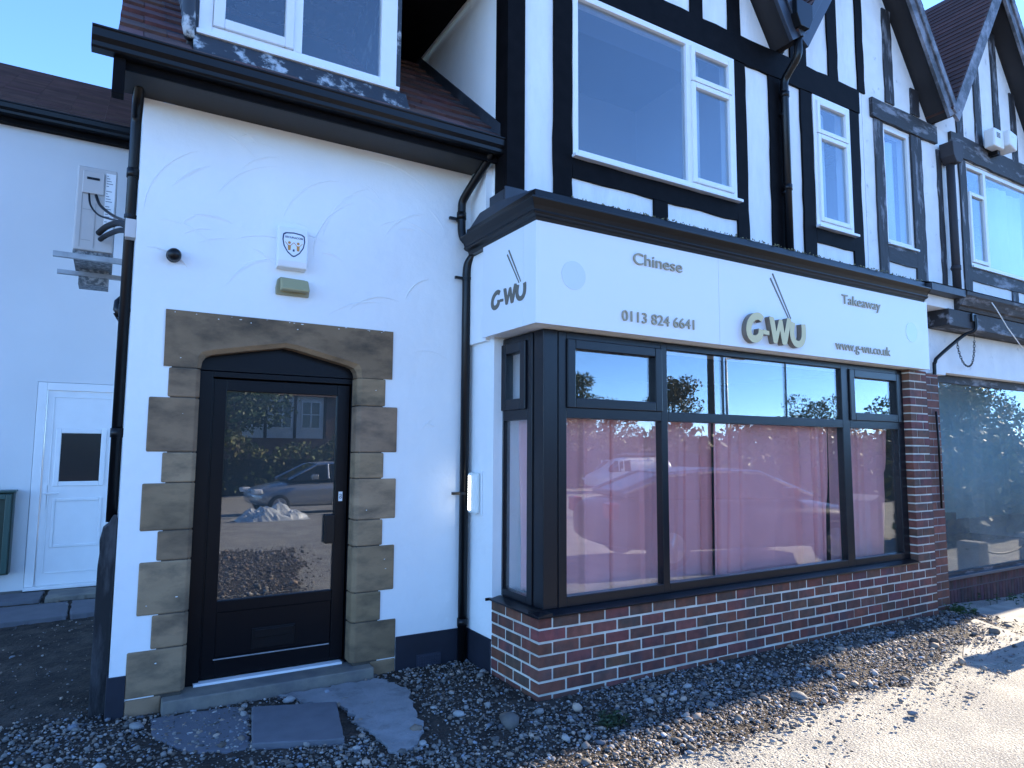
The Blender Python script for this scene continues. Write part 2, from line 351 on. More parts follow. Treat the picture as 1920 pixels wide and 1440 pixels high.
# gravel (stuff): thousands of stones
def ico(sub):
    b = bmesh.new(); bmesh.ops.create_icosphere(b, subdivisions=sub, radius=1.0)
    v = np.array([p.co[:] for p in b.verts]); f = np.array([[q.index for q in p.verts] for p in b.faces]); b.free(); return v, f
def gravel():
    rg = np.random.default_rng(11); iv, iF = ico(1)
    P = []; 
    def dens(x, y):
        if not on_soil(x, y): 
            q_ = soil_d(x, y); return 0.55 * math.exp(q_ / 0.07) + (0.05 if q_ > -0.5 else 0) if y < 0 else 0
        if -2.2 < x < -1.70 and 0.2 < y < 0.93: return 0.45
        if -1.68 < x < -1.17 and 0.1 < y < 0.72: return 0.0
        if -1.15 < x < -0.70 and -0.25 < y < 0.93: return 0.10
        if x < -2.45 and y > 1.2: return 0.16
        d = 0.85
        if x > -0.9: d = 0.55 + 0.45 * min(max((-y - 0.0) / 0.5 + 0.2, 0), 1)
        if x < -1.2 and y > 0: d = 0.55
        return d * (0.72 + 0.28 * nz(x * 0.9, y * 0.9, 2))
    def cand(n, xa, xb, ya, yb_):
        X = rg.uniform(xa, xb, n); Y = rg.uniform(ya, yb_, n); U = rg.uniform(0, 1, n)
        return [(x, y) for x, y, u in zip(X, Y, U) if u < dens(x, y) and not (-0.015 < x < 4.97 and y > -0.015) and not (-2.47 < x < 0.03 and y > 1.04) and not (-2.17 < x < -0.78 and y > 0.95)]
    pts = cand(125000, -3.4, 5.5, -1.55, 1.3) + cand(5000, -4.2, -2.4, 1.3, 4.2) + cand(13000, -2.4, 0.9, -5.6, -1.55)
    ov = np.array([(1, 0, 0), (-1, 0, 0), (0, 1, 0), (0, -1, 0), (0, 0, 1), (0, 0, -1)], float) * 1.15
    oF = np.array([(0, 2, 4), (2, 1, 4), (1, 3, 4), (3, 0, 4), (2, 0, 5), (1, 2, 5), (3, 1, 5), (0, 3, 5)])
    V = []; F = []; T = []; off = 0
    for x, y in pts:
        s = 0.0058 * math.exp(rg.normal(0, 0.48)) * (1.5 if y < -1.6 else 1)
        if rg.uniform() < 0.03: s *= 2.0
        bv, bF = (iv, iF) if s > 0.007 else (ov, oF)
        if y > 1.3: s *= 0.8
        sc = np.array([rg.uniform(0.8, 1.5), rg.uniform(0.6, 1.1), rg.uniform(0.45, 0.8)]) * s
        v = bv * (1 + rg.uniform(-0.24, 0.24, (len(bv), 1))) * sc
        a = rg.uniform(0, 6.28); t = rg.uniform(-0.6, 0.6); ca, sa, ct, st = math.cos(a), math.sin(a), math.cos(t), math.sin(t)
        Rm = np.array([[ca, -sa, 0], [sa, ca, 0], [0, 0, 1]]) @ np.array([[1, 0, 0], [0, ct, -st], [0, st, ct]])
        v = v @ Rm.T; z = gh(x, y) + sc[2] * 0.45 + rg.uniform(0, 0.006)
        V.append(v + [x, y, z]); F.append(bF + off); off += len(bv)
        g = math.exp(rg.normal(-1.85, 0.55)); g = min(max(g, 0.03), 0.36)
        h = rg.uniform()
        c = (g, g * 0.92, g * 0.84) if h < 0.55 else (g * 1.15, g * 0.88, g * 0.68) if h < 0.85 else (g * 0.9, g * 0.97, g * 1.1)
        T.append(np.tile(np.array([*c, 1.0]), (len(bF) * 3, 1)))
    V = np.concatenate(V); F = np.concatenate(F); T = np.concatenate(T)
    me = bpy.data.meshes.new('gravel'); me.vertices.add(len(V)); me.vertices.foreach_set('co', V.ravel())
    me.loops.add(F.size); me.loops.foreach_set('vertex_index', F.ravel().astype(np.int32)); me.polygons.add(len(F))
    me.polygons.foreach_set('loop_start', np.arange(0, F.size, 3, dtype=np.int32)); me.polygons.foreach_set('loop_total', np.full(len(F), 3, dtype=np.int32))
    me.update(); at = me.color_attributes.new('tint', 'FLOAT_COLOR', 'CORNER'); at.data.foreach_set('color', T.ravel())
    me.materials.append(gravm); o = bpy.data.objects.new('gravel', me); C.objects.link(o); tag(o, kind='stuff'); return len(pts)
NG = gravel(); print('stones', NG)
# larger loose stones one can pick out
def cobble(x, y, s, lab, g):
    b = bmesh.new(); bmesh.ops.create_icosphere(b, subdivisions=2, radius=1.0); rr = random.Random(int(x * 1000))
    for v in b.verts:
        k = 1 + rr.uniform(-0.13, 0.13); v.co = Vector((v.co.x * s * 1.3 * k, v.co.y * s * 0.9 * k, v.co.z * s * 0.65 * k))
    bmesh.ops.rotate(b, verts=b.verts, cent=(0, 0, 0), matrix=Matrix.Rotation(rr.uniform(0, 6), 3, 'Z'))
    me = bpy.data.meshes.new('stone'); b.to_mesh(me); b.free(); me.polygons.foreach_set('use_smooth', [True] * len(me.polygons))
    me.materials.append(mat('loose_stone_%d' % int(g * 100), (g, g * 0.97, g * 0.93), 0.9, var=0.15, vscale=20, bump=0.4, bscale=60))
    o = bpy.data.objects.new('stone', me); C.objects.link(o); o.location = (x, y, gh(x, y) + s * 0.4); tag(o, lab, 'stone', 'larger stones lying in the gravel')
cobble(-0.56, 0.05, 0.030, 'large pale oval stone in the gravel left of the brick corner', 0.30)
cobble(-0.92, -0.22, 0.024, 'squarish pale stone at the lower edge of the concrete patch', 0.30)
cobble(-2.30, 0.83, 0.034, 'large grey stone under the left end of the doorstep', 0.22)
cobble(-1.42, 0.82, 0.032, 'round grey stone in the soil pocket below the doorstep', 0.30)
cobble(1.55, -0.83, 0.045, 'brown lump of stone on the sunlit edge of the gravel', 0.16)
cobble(0.62, -0.38, 0.030, 'round pale stone in the shaded gravel before the brick bay', 0.28)
cobble(1.05, -0.30, 0.028, 'whitish stone in shaded gravel nearer the bay middle', 0.30)

# ================================================================== TAKEAWAY BUILDING
B = thing('takeaway_building', 'white rendered takeaway shop with half timbered upper floor, brick bay and tiled side wing', 'building', (0, 1.06, 0))
YD = 1.06
# --- wing wall with trowel arcs
mb = MB()
mb.box(-2.45, -2.08, YD, YD + 0.3, -0.1, 3.975); mb.box(-0.885, -0.0, YD, YD + 0.3, -0.1, 3.975); mb.box(-2.08, -0.885, YD, YD + 0.3, 2.42, 3.975)
mb.box(-2.45, -2.15, YD + 0.3, 4.6, -0.1, 3.975)          # side wall of the wing
mb.box(-0.002, 0.0, YD - 0.002, YD, 0, 0.01)
def arc(mb, cx, cz, r, a0, a1, w=0.012, h=0.0035):
    n = 22; vs = []; fs = []; h *= 1.7
    for i in range(n + 1):
        t = a0 + (a1 - a0) * i / n; e = math.sin(math.pi * i / n) ** 0.6
        for rr, hh in ((r - w * e, 0), (r, h * e), (r + w * 0.35 * e, 0)):
            vs.append((cx + rr * math.cos(t), YD - 0.0006 - hh, cz + rr * math.sin(t)))
    for i in range(n):
        a = i * 3; fs += [(a, a + 1, a + 4, a + 3), (a + 1, a + 2, a + 5, a + 4)]
    mb.add(vs, fs)
ra = random.Random(21)
def in_wall(x, z, r):
    return (-2.42 < x < -0.2) and (0.3 < z < 3.93) and not (-2.42 < x < -0.57 and z < 2.62)
arcs = [(-1.95, 3.25, .62, 40, 110), (-0.9, 3.2, .55, 60, 130), (-0.75, 3.62, .30, 20, 160), (-1.75, 2.85, .5, 60, 120)]
cnt = 0
while cnt < 40:
    x, z, r = ra.uniform(-2.4, -0.12), ra.uniform(0.4, 3.9), ra.uniform(0.15, 0.6)
    a0 = R(ra.uniform(20, 120)); a1 = a0 + R(ra.uniform(25, 75))
    pts = [(x + r * math.cos(a0 + (a1 - a0) * t / 6), z + r * math.sin(a0 + (a1 - a0) * t / 6)) for t in range(7)]
    if all(-2.43 < px < -0.13 and 0.3 < pz < 3.92 and not (-2.40 < px < -0.56 and pz < 2.63) for px, pz in pts):
        arc(mb, x, z, r, a0, a1, ra.uniform(0.008, 0.02), ra.uniform(0.0015, 0.004)); cnt += 1
part('rendered_wall', mb, white, B)
# return wall beside the bay
mb = MB(); mb.box(0.0, 0.28, 0.64, YD - 0.001, -0.1, 3.40); mb.box(0.06, 0.3, 0.745, 4.5, 3.401, 5.734); mb.box(0.0, 0.06, 0.80, YD - 0.001, 3.402, 3.96)
mb.box(0.0805, 0.28, 0.63, 0.6395, 0.53, 2.515)
part('return_wall', mb, white, B)
part('plinth', MB().prism([(-2.462, YD - .012), (-2.3605, YD - .012), (-2.3605, YD - .0005), (-2.4505, YD - .0005), (-2.4505, YD + .6), (-2.462, YD + .6)], 'z', -0.1, 0.25), plinthm, B, 0.004)
part('plinth', MB().prism([(-0.5955, YD - .012), (-0.012, YD - .012), (-0.012, 0.645), (-0.0005, 0.645), (-0.0005, YD - .0005), (-0.5955, YD - .0005)], 'z', -0.1, 0.248), plinthm, B, 0.004)
# air vent in the plinth
mb = MB(); mb.box(-0.425, -0.225, YD - 0.019, YD - 0.0125, -0.03, 0.092)
for r_ in range(5):
    for c_ in range(9): mb.box(-0.415 + c_ * 0.0205, -0.402 + c_ * 0.0205, YD - 0.024, YD - 0.0185, -0.018 + r_ * 0.021, -0.008 + r_ * 0.021)
part('air_vent', mb, mat('vent_paint', (0.03, 0.035, 0.055), 0.5), B)

# --- stone surround
SB = part('stone_surround', MB().prism([(-2.20, -0.05), (-2.045, -0.05), (-2.045, 2.40), (-0.92, 2.40), (-0.92, -0.05), (-0.74, -0.05), (-0.74, 2.50), (-2.20, 2.50)], 'y', YD - 0.002, YD + 0.13), stone_joint, B)
rq = random.Random(4)
def stone_block(poly_xy, z0, z1, bev=0.009):
    mb = MB(); k = rq.uniform(0.74, 1.18); mb.tint = (k, k * rq.uniform(0.96, 1.02), k * rq.uniform(0.92, 1.02))
    mb.prism(poly_xy, 'z', z0, z1); return part('stone_block', mb, stone, SB, bev)
yF = YD - 0.010
rows = [(2.186, 1.988, -2.215), (1.988, 1.628, -2.322), (1.628, 1.430, -2.226), (1.430, 1.124, -2.331), (1.124, 0.933, -2.228), (0.933, 0.598, -2.322), (0.598, 0.386, -2.234), (0.386, 0.102, -2.361), (0.102, -0.06, -2.360)]
for z1, z0, xl in rows:
    xr = -2.022
    if z1 < 0.11: stone_block([(xl, yF), (-2.16, yF), (-2.16, YD + .1), (xl, YD + .1)], z0, z1 - 0.005); continue
    stone_block([(xl, yF), (xr - 0.028, yF), (xr, yF + 0.028), (xr, YD + 0.15), (xl, YD + 0.15)], z0 + 0.002, z1 - 0.003)
rows = [(2.190, 1.978, -0.722), (1.978, 1.628, -0.621), (1.628, 1.434, -0.724), (1.434, 1.129, -0.620), (1.129, 0.935, -0.720), (0.935, 0.600, -0.622), (0.600, 0.386, -0.722), (0.386, 0.100, -0.598), (0.100, -0.08, -0.597)]
for z1, z0, xr in rows:
    xl = -0.942
    if z1 < 0.11: stone_block([(-0.79, yF), (xr, yF), (xr, YD + .1), (-0.79, YD + .1)], z0, z1 - 0.005); continue
    stone_block([(xr, yF), (xl + 0.028, yF), (xl, yF + 0.028), (xl, YD + 0.15), (xr, YD + 0.15)], z0 + 0.002, z1 - 0.003)
# lintel with a flat four-centred arch
arch = [(-2.022, 2.19), (-2.015, 2.235), (-1.995, 2.268), (-1.955, 2.288), (-1.73, 2.332), (-1.475, 2.378), (-1.40, 2.368), (-1.20, 2.322), (-1.01, 2.278), (-0.968, 2.26), (-0.948, 2.23), (-0.940, 2.19)]
mb = MB(); mb.tint = (0.72, 0.70, 0.68)
off = [(x + (0.030 if x > -1.47 else -0.030) * (1 if z < 2.27 else 0.2), z + (0.030 if z > 2.21 else 0.004)) for x, z in arch]; off[0] = (-2.052, 2.19); off[-1] = (-0.910, 2.19)
mb.prism([(-2.248, 2.19), off[0]] + off[1:-1] + [off[-1], (-0.671, 2.19), (-0.671, 2.563), (-2.252, 2.568)], 'y', yF, yF + 0.03)
mb.prism([(-2.245, 2.19)] + arch + [(-0.674, 2.19), (-0.674, 2.560), (-2.249, 2.565)], 'y', yF + 0.0301, YD + 0.15)
mb.tint = (0.95, 0.92, 0.85)
n = len(arch)
vs = [(x, yF + 0.03, z) for x, z in arch] + [(x, yF, z) for x, z in off]
mb.add(vs, [(i, i + 1, n + i + 1, n + i) for i in range(n - 1)])
part('lintel', mb, stone, SB, 0.0)
rs_ = random.Random(17); mb = MB()
for (x, z) in [(-1.93, 2.532), (-1.72, 2.527), (-1.40, 2.512), (-1.1, 2.545), (-2.15, 2.25), (-2.12, 1.88), (-2.1, 0.70), (-0.66, 1.02), (-0.70, 0.83), (-0.69, 0.76), (-0.85, 1.2), (-2.2, 0.30), (-2.27, 0.66), (-0.80, 2.1)] + [(rs_.uniform(-2.24, -0.68), 2.563 - abs(rs_.gauss(0, .008))) for _ in range(14)]:
    n_ = 6; r_ = rs_.uniform(.002, .006); st_ = rs_.uniform(.6, 2.2); a_ = rs_.uniform(0, 3)
    mb.prism([(x + r_ * math.cos(q) * st_, z + r_ * .6 * math.sin(q + .3) * rs_.uniform(.6, 1.2)) for q in [k_ * 6.283 / n_ for k_ in range(n_)]], 'y', yF - .0012, yF + .002)
part('paint_specks', mb, white, SB)
box1('doorstep', stone_step, B, -2.158, -0.792, YD - 0.10, YD + 0.30, -0.05, 0.083, bevel=0.008)

# --- entrance door
yd = 1.18
DF = part('door_frame', MB().box(-2.018, -1.930, yd, yd + 0.07, 0.084, 2.187).box(-0.945, -0.905, yd, yd + 0.07, 0.084, 2.187).box(-1.930, -0.945, yd, yd + 0.07, 2.147, 2.187), anth_door, B, 0.003)
arch2 = [(x * 1.0, z) for x, z in arch]
part('arched_panel', MB().prism([(-2.0215, 2.192)] + arch2[1:-1] + [(-0.9405, 2.192)], 'y', yd - 0.006, yd + 0.06), anth_door, DF)
box1('threshold_strip', upvc, B, -1.965, -0.972, yd - 0.035, yd + 0.03, 0.0835, 0.100, bevel=0.002)
yl = yd + 0.022
D = part('entrance_door', MB().box(-1.918, -1.835, yl, yl + 0.05, 0.112, 2.138).box(-1.048, -0.955, yl, yl + 0.05, 0.112, 2.138).box(-1.835, -1.048, yl, yl + 0.05, 2.056, 2.138)
         .box(-1.835, -1.048, yl, yl + 0.05, 0.112, 0.235).box(-1.835, -1.048, yl, yl + 0.05, 0.535, 0.612).box(-1.835, -1.048, yl + 0.012, yl + 0.04, 0.235, 0.535), anth_door, B, 0.004)
part('hinge_rail', MB().cyl((-1.924, yl + 0.005, 0), 0.007, 'z', 0.12, 2.14, 10), black_gloss, D)
part('door_pane', MB().box(-1.836, -1.047, yl + 0.022, yl + 0.03, 0.611, 2.057), glass_door, D)
part('letterbox', MB().box(-1.60, -1.305, yl + 0.003, yl + 0.0125, 0.262, 0.402).box(-1.585, -1.32, yl - 0.006, yl + 0.003, 0.335, 0.392), black_gloss, D, 0.003)
part('drip_bar', MB().box(-1.845, -1.060, yl - 0.007, yl, 0.224, 0.232), galv, D, 0.001)
part('pull_handle', MB().box(-1.118, -1.046, yl - 0.028, yl + 0.01, 0.955, 1.165), black_gloss, D, 0.006)
st = part('maker_label', MB().box(-1.020, -0.990, yl - 0.002, yl - 0.0002, 1.262, 1.332), upvc, D)
tv, tf = text_mesh('GU', 0.034, 0.019, 0.001, 0.02)
mb = MB(); mb.add([(-1.013 + 0.017 - (z) + 0.0, yl - 0.0028 + y, 1.280 + x) for x, y, z in tv], tf); part('label_print', mb, black_gloss, D)
# wall behind the door so that the hall is dark
part('entrance_hall', MB().box(-2.14, -0.3, 3.2, 3.25, 0, 3).box(-2.14, -0.3, YD + 0.31, 3.2, -0.008, 0.03).box(-2.14, -2.12, YD + 0.31, 3.2, 0.03, 3).box(-0.3, -0.28, YD + 0.31, 3.2, 0.0, 3).box(-2.14, -0.3, YD + 0.31, 3.2, 2.6, 2.62), roomm, B)

# --- eaves of the wing
part('soffit_board', MB().box(-2.60, 0.0, 0.83, YD, 3.976, 3.990).box(-2.60, 0.0, 0.715, 0.826, 3.973, 3.990), mat('brown_black_soffit', (0.020, 0.017, 0.016), 0.6), B, 0.002)
part('fascia_board', MB().box(-2.60, 0.045, 0.69, 0.714, 3.955, 4.10).box(-2.63, -2.565, 0.66, 0.74, 3.775, 4.03).box(-2.60, -2.45, 0.7405, 1.06, 3.99, 4.06), black, B, 0.003)
def gutter_profile(y0, z0, s=1.0):
    return [(y0, z0), (y0 - 0.075 * s, z0), (y0 - 0.085 * s, z0 + 0.010), (y0 - 0.088 * s, z0 + 0.035), (y0 - 0.108 * s, z0 + 0.060), (y0 - 0.112 * s, z0 + 0.105), (y0 - 0.120 * s, z0 + 0.112), (y0 - 0.120 * s, z0 + 0.122), (y0 - 0.106 * s, z0 + 0.122), (y0 - 0.100 * s, z0 + 0.06), (y0 - 0.07 * s, z0 + 0.012), (y0, z0 + 0.012)]
part('gutter', MB().prism(gutter_profile(0.689, 4.003), 'x', -2.745, 0.055), black_gloss, B, 0.002)

# --- wing roof: courses of plain tiles
slope = 0.85; L = math.hypot(1, slope); ny, nz_ = 1 / L, slope / L
def roof_pt(x, s, h):      # s along the slope from the eave, h above the deck
    return (x, 0.640 + s * ny - h * nz_, 4.095 + s * nz_ + h * ny)
def tile_field(mb, x0, x1, s0, s1, tw=0.27, ex=0.26, rs=5, ragged=None):
    rr = random.Random(rs); k = int(s0 / ex)
    while k * ex < s1:
        s = k * ex; x = x0 + (0 if k % 2 else -tw / 2)
        while x < x1:
            a, b = max(x + 0.002, x0), min(x + tw - 0.002, x1)
            if b - a > 0.02:
                t = 0.034 + rr.uniform(-0.003, 0.003); j = rr.uniform(-0.006, 0.006); mb.tint = tuple(c * rr.uniform(0.75, 1.2) for c in (1, 1, 1)); k2 = rr.uniform(0.7, 1.25); mb.tint = (k2, k2 * rr.uniform(.85, 1.1), k2 * rr.uniform(.85, 1.1))
                e0 = s + j; e1 = s + 0.36
                P = [roof_pt(a, e0, 0.026), roof_pt(b, e0, 0.026), roof_pt(b, e1, -0.004), roof_pt(a, e1, -0.004), roof_pt(a, e0, 0.026 + t), roof_pt(b, e0, 0.026 + t), roof_pt(b, e1, t - 0.004), roof_pt(a, e1, t - 0.004)]
                mb.add(P, [(0, 3, 2, 1), (4, 5, 6, 7), (0, 1, 5, 4), (1, 2, 6, 5), (2, 3, 7, 6), (3, 0, 4, 7)])
            x += tw
        k += 1
mb = MB(); tile_field(mb, -2.615, -1.95, 0, 3.6); tile_field(mb, -1.95, -0.9, 0, 0.34); tile_field(mb, -0.9, 0.055, 0, 2.9, rs=9); tile_field(mb, -1.95, -0.9, 2.2, 3.6)
RF = part('tiled_roof', mb, tilem, B)
mb = MB(); P = [roof_pt(-2.59, -0.02, -0.03), roof_pt(0.058, -0.02, -0.03), roof_pt(0.058, 6.0, -0.03), roof_pt(-2.59, 6.0, -0.03), roof_pt(-2.59, -0.02, 0.0), roof_pt(0.058, -0.02, 0.0), roof_pt(0.058, 6.0, 0.0), roof_pt(-2.59, 6.0, 0.0)]
mb.add(P, [(0, 3, 2, 1), (4, 5, 6, 7), (0, 1, 5, 4), (1, 2, 6, 5), (2, 3, 7, 6), (3, 0, 4, 7)]); part('roof_deck', mb, black, RF)
# lead flashing against the return wall (a stepped-edge strip on the roof plus an upstand)
mb = MB(); rl = random.Random(3); prevw = None; s = -0.02
top = []; 
while s < 2.6:
    wv = 0.20 + rl.uniform(-0.015, 0.02); e = s + 0.15
    P = [roof_pt(0.055 - wv, s, 0.030), roof_pt(0.055, s, 0.036), roof_pt(0.055, e, 0.036), roof_pt(0.055 - wv, e, 0.030), roof_pt(0.055 - wv, s, 0.042), roof_pt(0.055, s, 0.048), roof_pt(0.055, e, 0.044), roof_pt(0.055 - wv, e, 0.036)]
    mb.add(P, [(0, 3, 2, 1), (4, 5, 6, 7), (0, 1, 5, 4), (1, 2, 6, 5), (2, 3, 7, 6), (3, 0, 4, 7)]); s = e
P = [roof_pt(0.045, 0.05, 0.03), roof_pt(0.0585, 0.05, 0.03), roof_pt(0.0585, 2.6, 0.03), roof_pt(0.045, 2.6, 0.03)]
vs = [(x, y, z) for x, y, z in P] + [(x, y, z + 0.13) for x, y, z in P]
mb.add(vs, [(0, 3, 2, 1), (4, 5, 6, 7), (0, 1, 5, 4), (1, 2, 6, 5), (2, 3, 7, 6), (3, 0, 4, 7)])
part('lead_flashing', mb, lead, RF)

# --- dormer window in the wing roof
yw = 0.80
DW = part('dormer_window', MB().box(-2.17, -2.085, yw, yw + 0.07, 4.395, 5.55).box(-0.915, -0.790, yw, yw + 0.07, 4.395, 5.55).box(-1.560, -1.500, yw, yw + 0.07, 4.455, 5.55).box(-2.085, -0.915, yw, yw + 0.07, 4.395, 4.455).box(-2.085, -0.915, yw, yw + 0.07, 5.49, 5.55), upvc, B, 0.004)
part('casement', MB().box(-2.083, -2.012, yw - 0.022, yw + 0.04, 4.457, 5.488).box(-1.620, -1.562, yw - 0.022, yw + 0.04, 4.457, 5.488).box(-2.012, -1.620, yw - 0.022, yw + 0.04, 4.457, 4.525).box(-2.012, -1.620, yw - 0.022, yw + 0.04, 5.42, 5.488), upvc_dirty, DW, 0.006)
part('window_pane', MB().box(-2.013, -1.619, yw + 0.012, yw + 0.022, 4.524, 5.421), glass_up, DW)
part('window_pane', MB().box(-1.501, -0.914, yw + 0.03, yw + 0.04, 4.454, 5.491), glass_up, DW)
part('window_sill', MB().box(-2.185, -0.778, yw - 0.045, yw + 0.06, 4.362, 4.394), upvc, DW, 0.004)
mb = MB(); mb.prism([(0.79, 4.36), (0.70, 4.20), (0.688, 4.175), (0.675, 4.178), (0.69, 4.215), (0.775, 4.362)], 'x', -2.20, -0.72)
part('lead_apron', mb, lead_old, B, 0.004)
mb = MB(); mb.box(-2.235, -2.172, yw + 0.005, 3.2, 4.25, 5.56).box(-0.788, -0.755, yw + 0.005, 3.2, 4.25, 5.56).box(-2.35, -0.65, 0.62, 3.2, 5.56, 5.66).box(-2.15, -0.80, 2.6, 2.65, 4.2, 5.55)
part('dormer_cheek', mb, lead_old, B, 0.003)
# bulging lead roll and sheet left of the window
mb = MB(); mb.tube([(-2.225, 0.74, 4.30), (-2.23, 0.775, 4.40), (-2.235, 0.79, 4.6), (-2.235, 0.79, 5.5)], [0.03, 0.042, 0.04, 0.036], 12)
part('lead_roll', mb, lead_old, B, smooth=True)
mb = MB(); P = [roof_pt(-2.36, 0.10, 0.031), roof_pt(-2.20, 0.10, 0.031), roof_pt(-2.20, 1.9, 0.031), roof_pt(-2.36, 1.9, 0.031), roof_pt(-2.36, 0.10, 0.042), roof_pt(-2.20, 0.10, 0.042), roof_pt(-2.20, 1.9, 0.042), roof_pt(-2.36, 1.9, 0.042)]
mb.add(P, [(0, 3, 2, 1), (4, 5, 6, 7), (0, 1, 5, 4), (1, 2, 6, 5), (2, 3, 7, 6), (3, 0, 4, 7)]); part('lead_soaker', mb, lead, RF)
# eave of the main roof over the return wall
part('side_eave', MB().box(-1.15, 0.0595, 0.33, 4.5, 5.735, 5.76).box(-1.17, -1.151, 0.33, 4.5, 5.70, 5.95), black, B)

# --- downpipes of this building
def pipe_part(name, path, r, brackets=(), m=black_gloss, parent=None, n=14, joints=()):
    # rounded elbows
    pts = [Vector(p) for p in path]; out = [pts[0]]
    for i in range(1, len(pts) - 1):
        a, b, c = pts[i - 1], pts[i], pts[i + 1]; d = min(0.05, (a - b).length * .4, (c - b).length * .4)
        p0 = b + (a - b).normalized() * d; p1 = b + (c - b).normalized() * d
        for t in (0, .33, .67, 1): out.append((p0.lerp(b, t)).lerp(b.lerp(p1, t), t))
    out.append(pts[-1])
    mb = MB().tube(out, r, n)
    for j in joints: mb.tube([Vector(j) - Vector((0, 0, .03)), Vector(j) + Vector((0, 0, .03))], r + 0.006, n)
    o = part(name, mb, m, parent or B, smooth=False)
    for q in o.data.polygons: q.use_smooth = len(q.vertices) == 4
    for (x, y, z, dx) in brackets:
        part('pipe_bracket', MB().box(x - r - abs(min(dx, 0)), x + r + max(dx, 0), y - 0.012, y + 0.012, z - 0.011, z + 0.011).cyl((x, y, 0), r + 0.005, 'z', z - 0.012, z + 0.012, 14), m, o, 0.002)
    return o
pipe_part('downpipe', [(-0.02, 0.645, 4.08), (-0.02, 0.70, 4.0), (-0.10, 0.95, 3.76), (-0.115, 1.005, 3.70), (-0.115, 1.005, 3.46), (-0.105, 0.99, 3.38), (-0.02, 0.93, 3.33)], 0.034, [(-0.117, 1.02, 3.555, -0.07)], joints=[(-0.117, 1.005, 3.58)])
pipe_part('downpipe', [(0.025, 0.90, 3.34), (0.0, 0.93, 3.30), (-0.055, 1.005, 3.185), (-0.058, 1.012, 3.10), (-0.058, 1.012, 0.0)], 0.036, [(-0.058, 1.012, 3.06, -0.07), (-0.058, 1.012, 1.305, -0.07)], joints=[(-0.058, 1.012, 0.30)])
pipe_part('downpipe', [(-2.485, 0.93, 4.0), (-2.487, 1.22, 3.9), (-2.487, 1.22, 1.18)], 0.033, [(-2.487, 1.22, 3.2, 0.02)], joints=[(-2.487, 1.22, 3.5), (-2.487, 1.22, 1.75)])
pipe_part('downpipe', [(-2.475, 1.36, 3.95), (-2.475, 1.36, 1.1)], 0.024, n=12)

# ------------------------------------------------ brick bay
def brick_mesh(mb, jobs, rb):
    """jobs: list of boxes"""
    for b in jobs:
        k = rb.uniform(0.72, 1.12); q = rb.random()
        mb.tint = (k * rb.uniform(.9, 1.15), k * rb.uniform(.85, 1.1), k * rb.uniform(.85, 1.2)) if q < .88 else (k * .8, k * 1.0, k * .95)
        mb.box(*b)
rb = random.Random(12)
zc = [0.539, 0.455, 0.371, 0.287, 0.203, 0.119, 0.035, -0.049]
J = 0.0078
mb = MB(); jobs = []
for i in range(7):
    z1, z0 = zc[i] - J, zc[i + 1] + J
    x = 0.0 if i % 2 else -0.111
    first = True
    while x < 4.945:
        a, b = max(x + J, 0.0), min(x + 0.2255 - J, 4.945)
        if first: a = 0.0; first = False
        if b - a > .02: jobs.append((a + rb.uniform(-.0015, .0015) * (a > 0), b, rb.uniform(-.002, .002), 0.103, z0 + rb.uniform(-.0035, .003), z1 + rb.uniform(-.003, .003)))
        x += 0.2255
    # side face
    y = 0.115 if i % 2 else 0.224
    y0 = 0.1035
    while y0 < 0.645:
        b = min(y - J, 0.645)
        if b - y0 > .02: jobs.append((rb.uniform(-.0015, .0015), 0.103, y0 + (J if y0 > .11 else 0.0), b, z0, z1))
        y0 = y; y += 0.217
brick_mesh(mb, jobs, rb); BW = part('brick_plinth_wall', mb, brickm, B, 0.003)
part('mortar_bed', MB().box(0.005, 4.94, 0.005, 0.12, -0.1, 0.537).box(0.005, 0.12, 0.1205, 0.643, -0.1, 0.537), mortar, BW)
# right hand brick pier
mb = MB(); jobs = []; z = 0.545; i = 0
while z < 2.51:
    z1 = min(z + 0.070, 2.512)
    if i % 2: jobs += [(4.615, 4.715, 0, .103, z, z1), (4.727, 4.945, 0, .103, z, z1)]
    else: jobs += [(4.615, 4.835, 0, .103, z, z1), (4.847, 4.945, 0, .103, z, z1)]
    z += 0.0845; i += 1
brick_mesh(mb, [(a + rb.uniform(-.001, .001), b, c + rb.uniform(-.0015, .0015), d, e, f) for a, b, c, d, e, f in jobs], rb); BP = part('brick_pier', mb, brickm, B, 0.003)
part('mortar_bed', MB().box(4.62, 4.94, 0.005, 0.10, 0.537, 2.513), mortar, BP)
# sill
mb = MB(); mb.prism([(-0.020, 0.532), (-0.022, 0.545), (0.06, 0.562), (0.10, 0.562), (0.10, 0.5395), (0.0, 0.5395)], 'x', -0.0205, 4.612)
part('window_sill', mb, anth, B, 0.001)
mb = MB(); mb.prism([(-0.0195, 0.532), (-0.0215, 0.5452), (0.06, 0.5622), (0.10, 0.5622), (0.10, 0.5396), (0.0, 0.5396)], 'y', -0.0215, 0.655); mb.box(-0.045, 0.0, 0.655, 0.665, 0.528, 0.548)
part('window_sill', mb, anth, B, 0.001)
# shop window frame
f0, f1 = 0.075, 0.145
mb = MB()
mb.box(0.090, 0.212, 0.080, 0.212, 0.562, 2.518)                                         # corner post
for a, b in ((0.216, 0.286), (1.200, 1.268), (3.555, 3.672), (4.500, 4.612)): mb.box(a, b, f0, f1, 0.562, 2.512)
for a, b in ((0.286, 1.200), (1.268, 3.555), (3.672, 4.500)):
    mb.box(a, b, f0, f1, 0.562, 0.632); mb.box(a, b, f0, f1, 1.885, 1.962); mb.box(a, b, f0, f1, 2.460, 2.512)
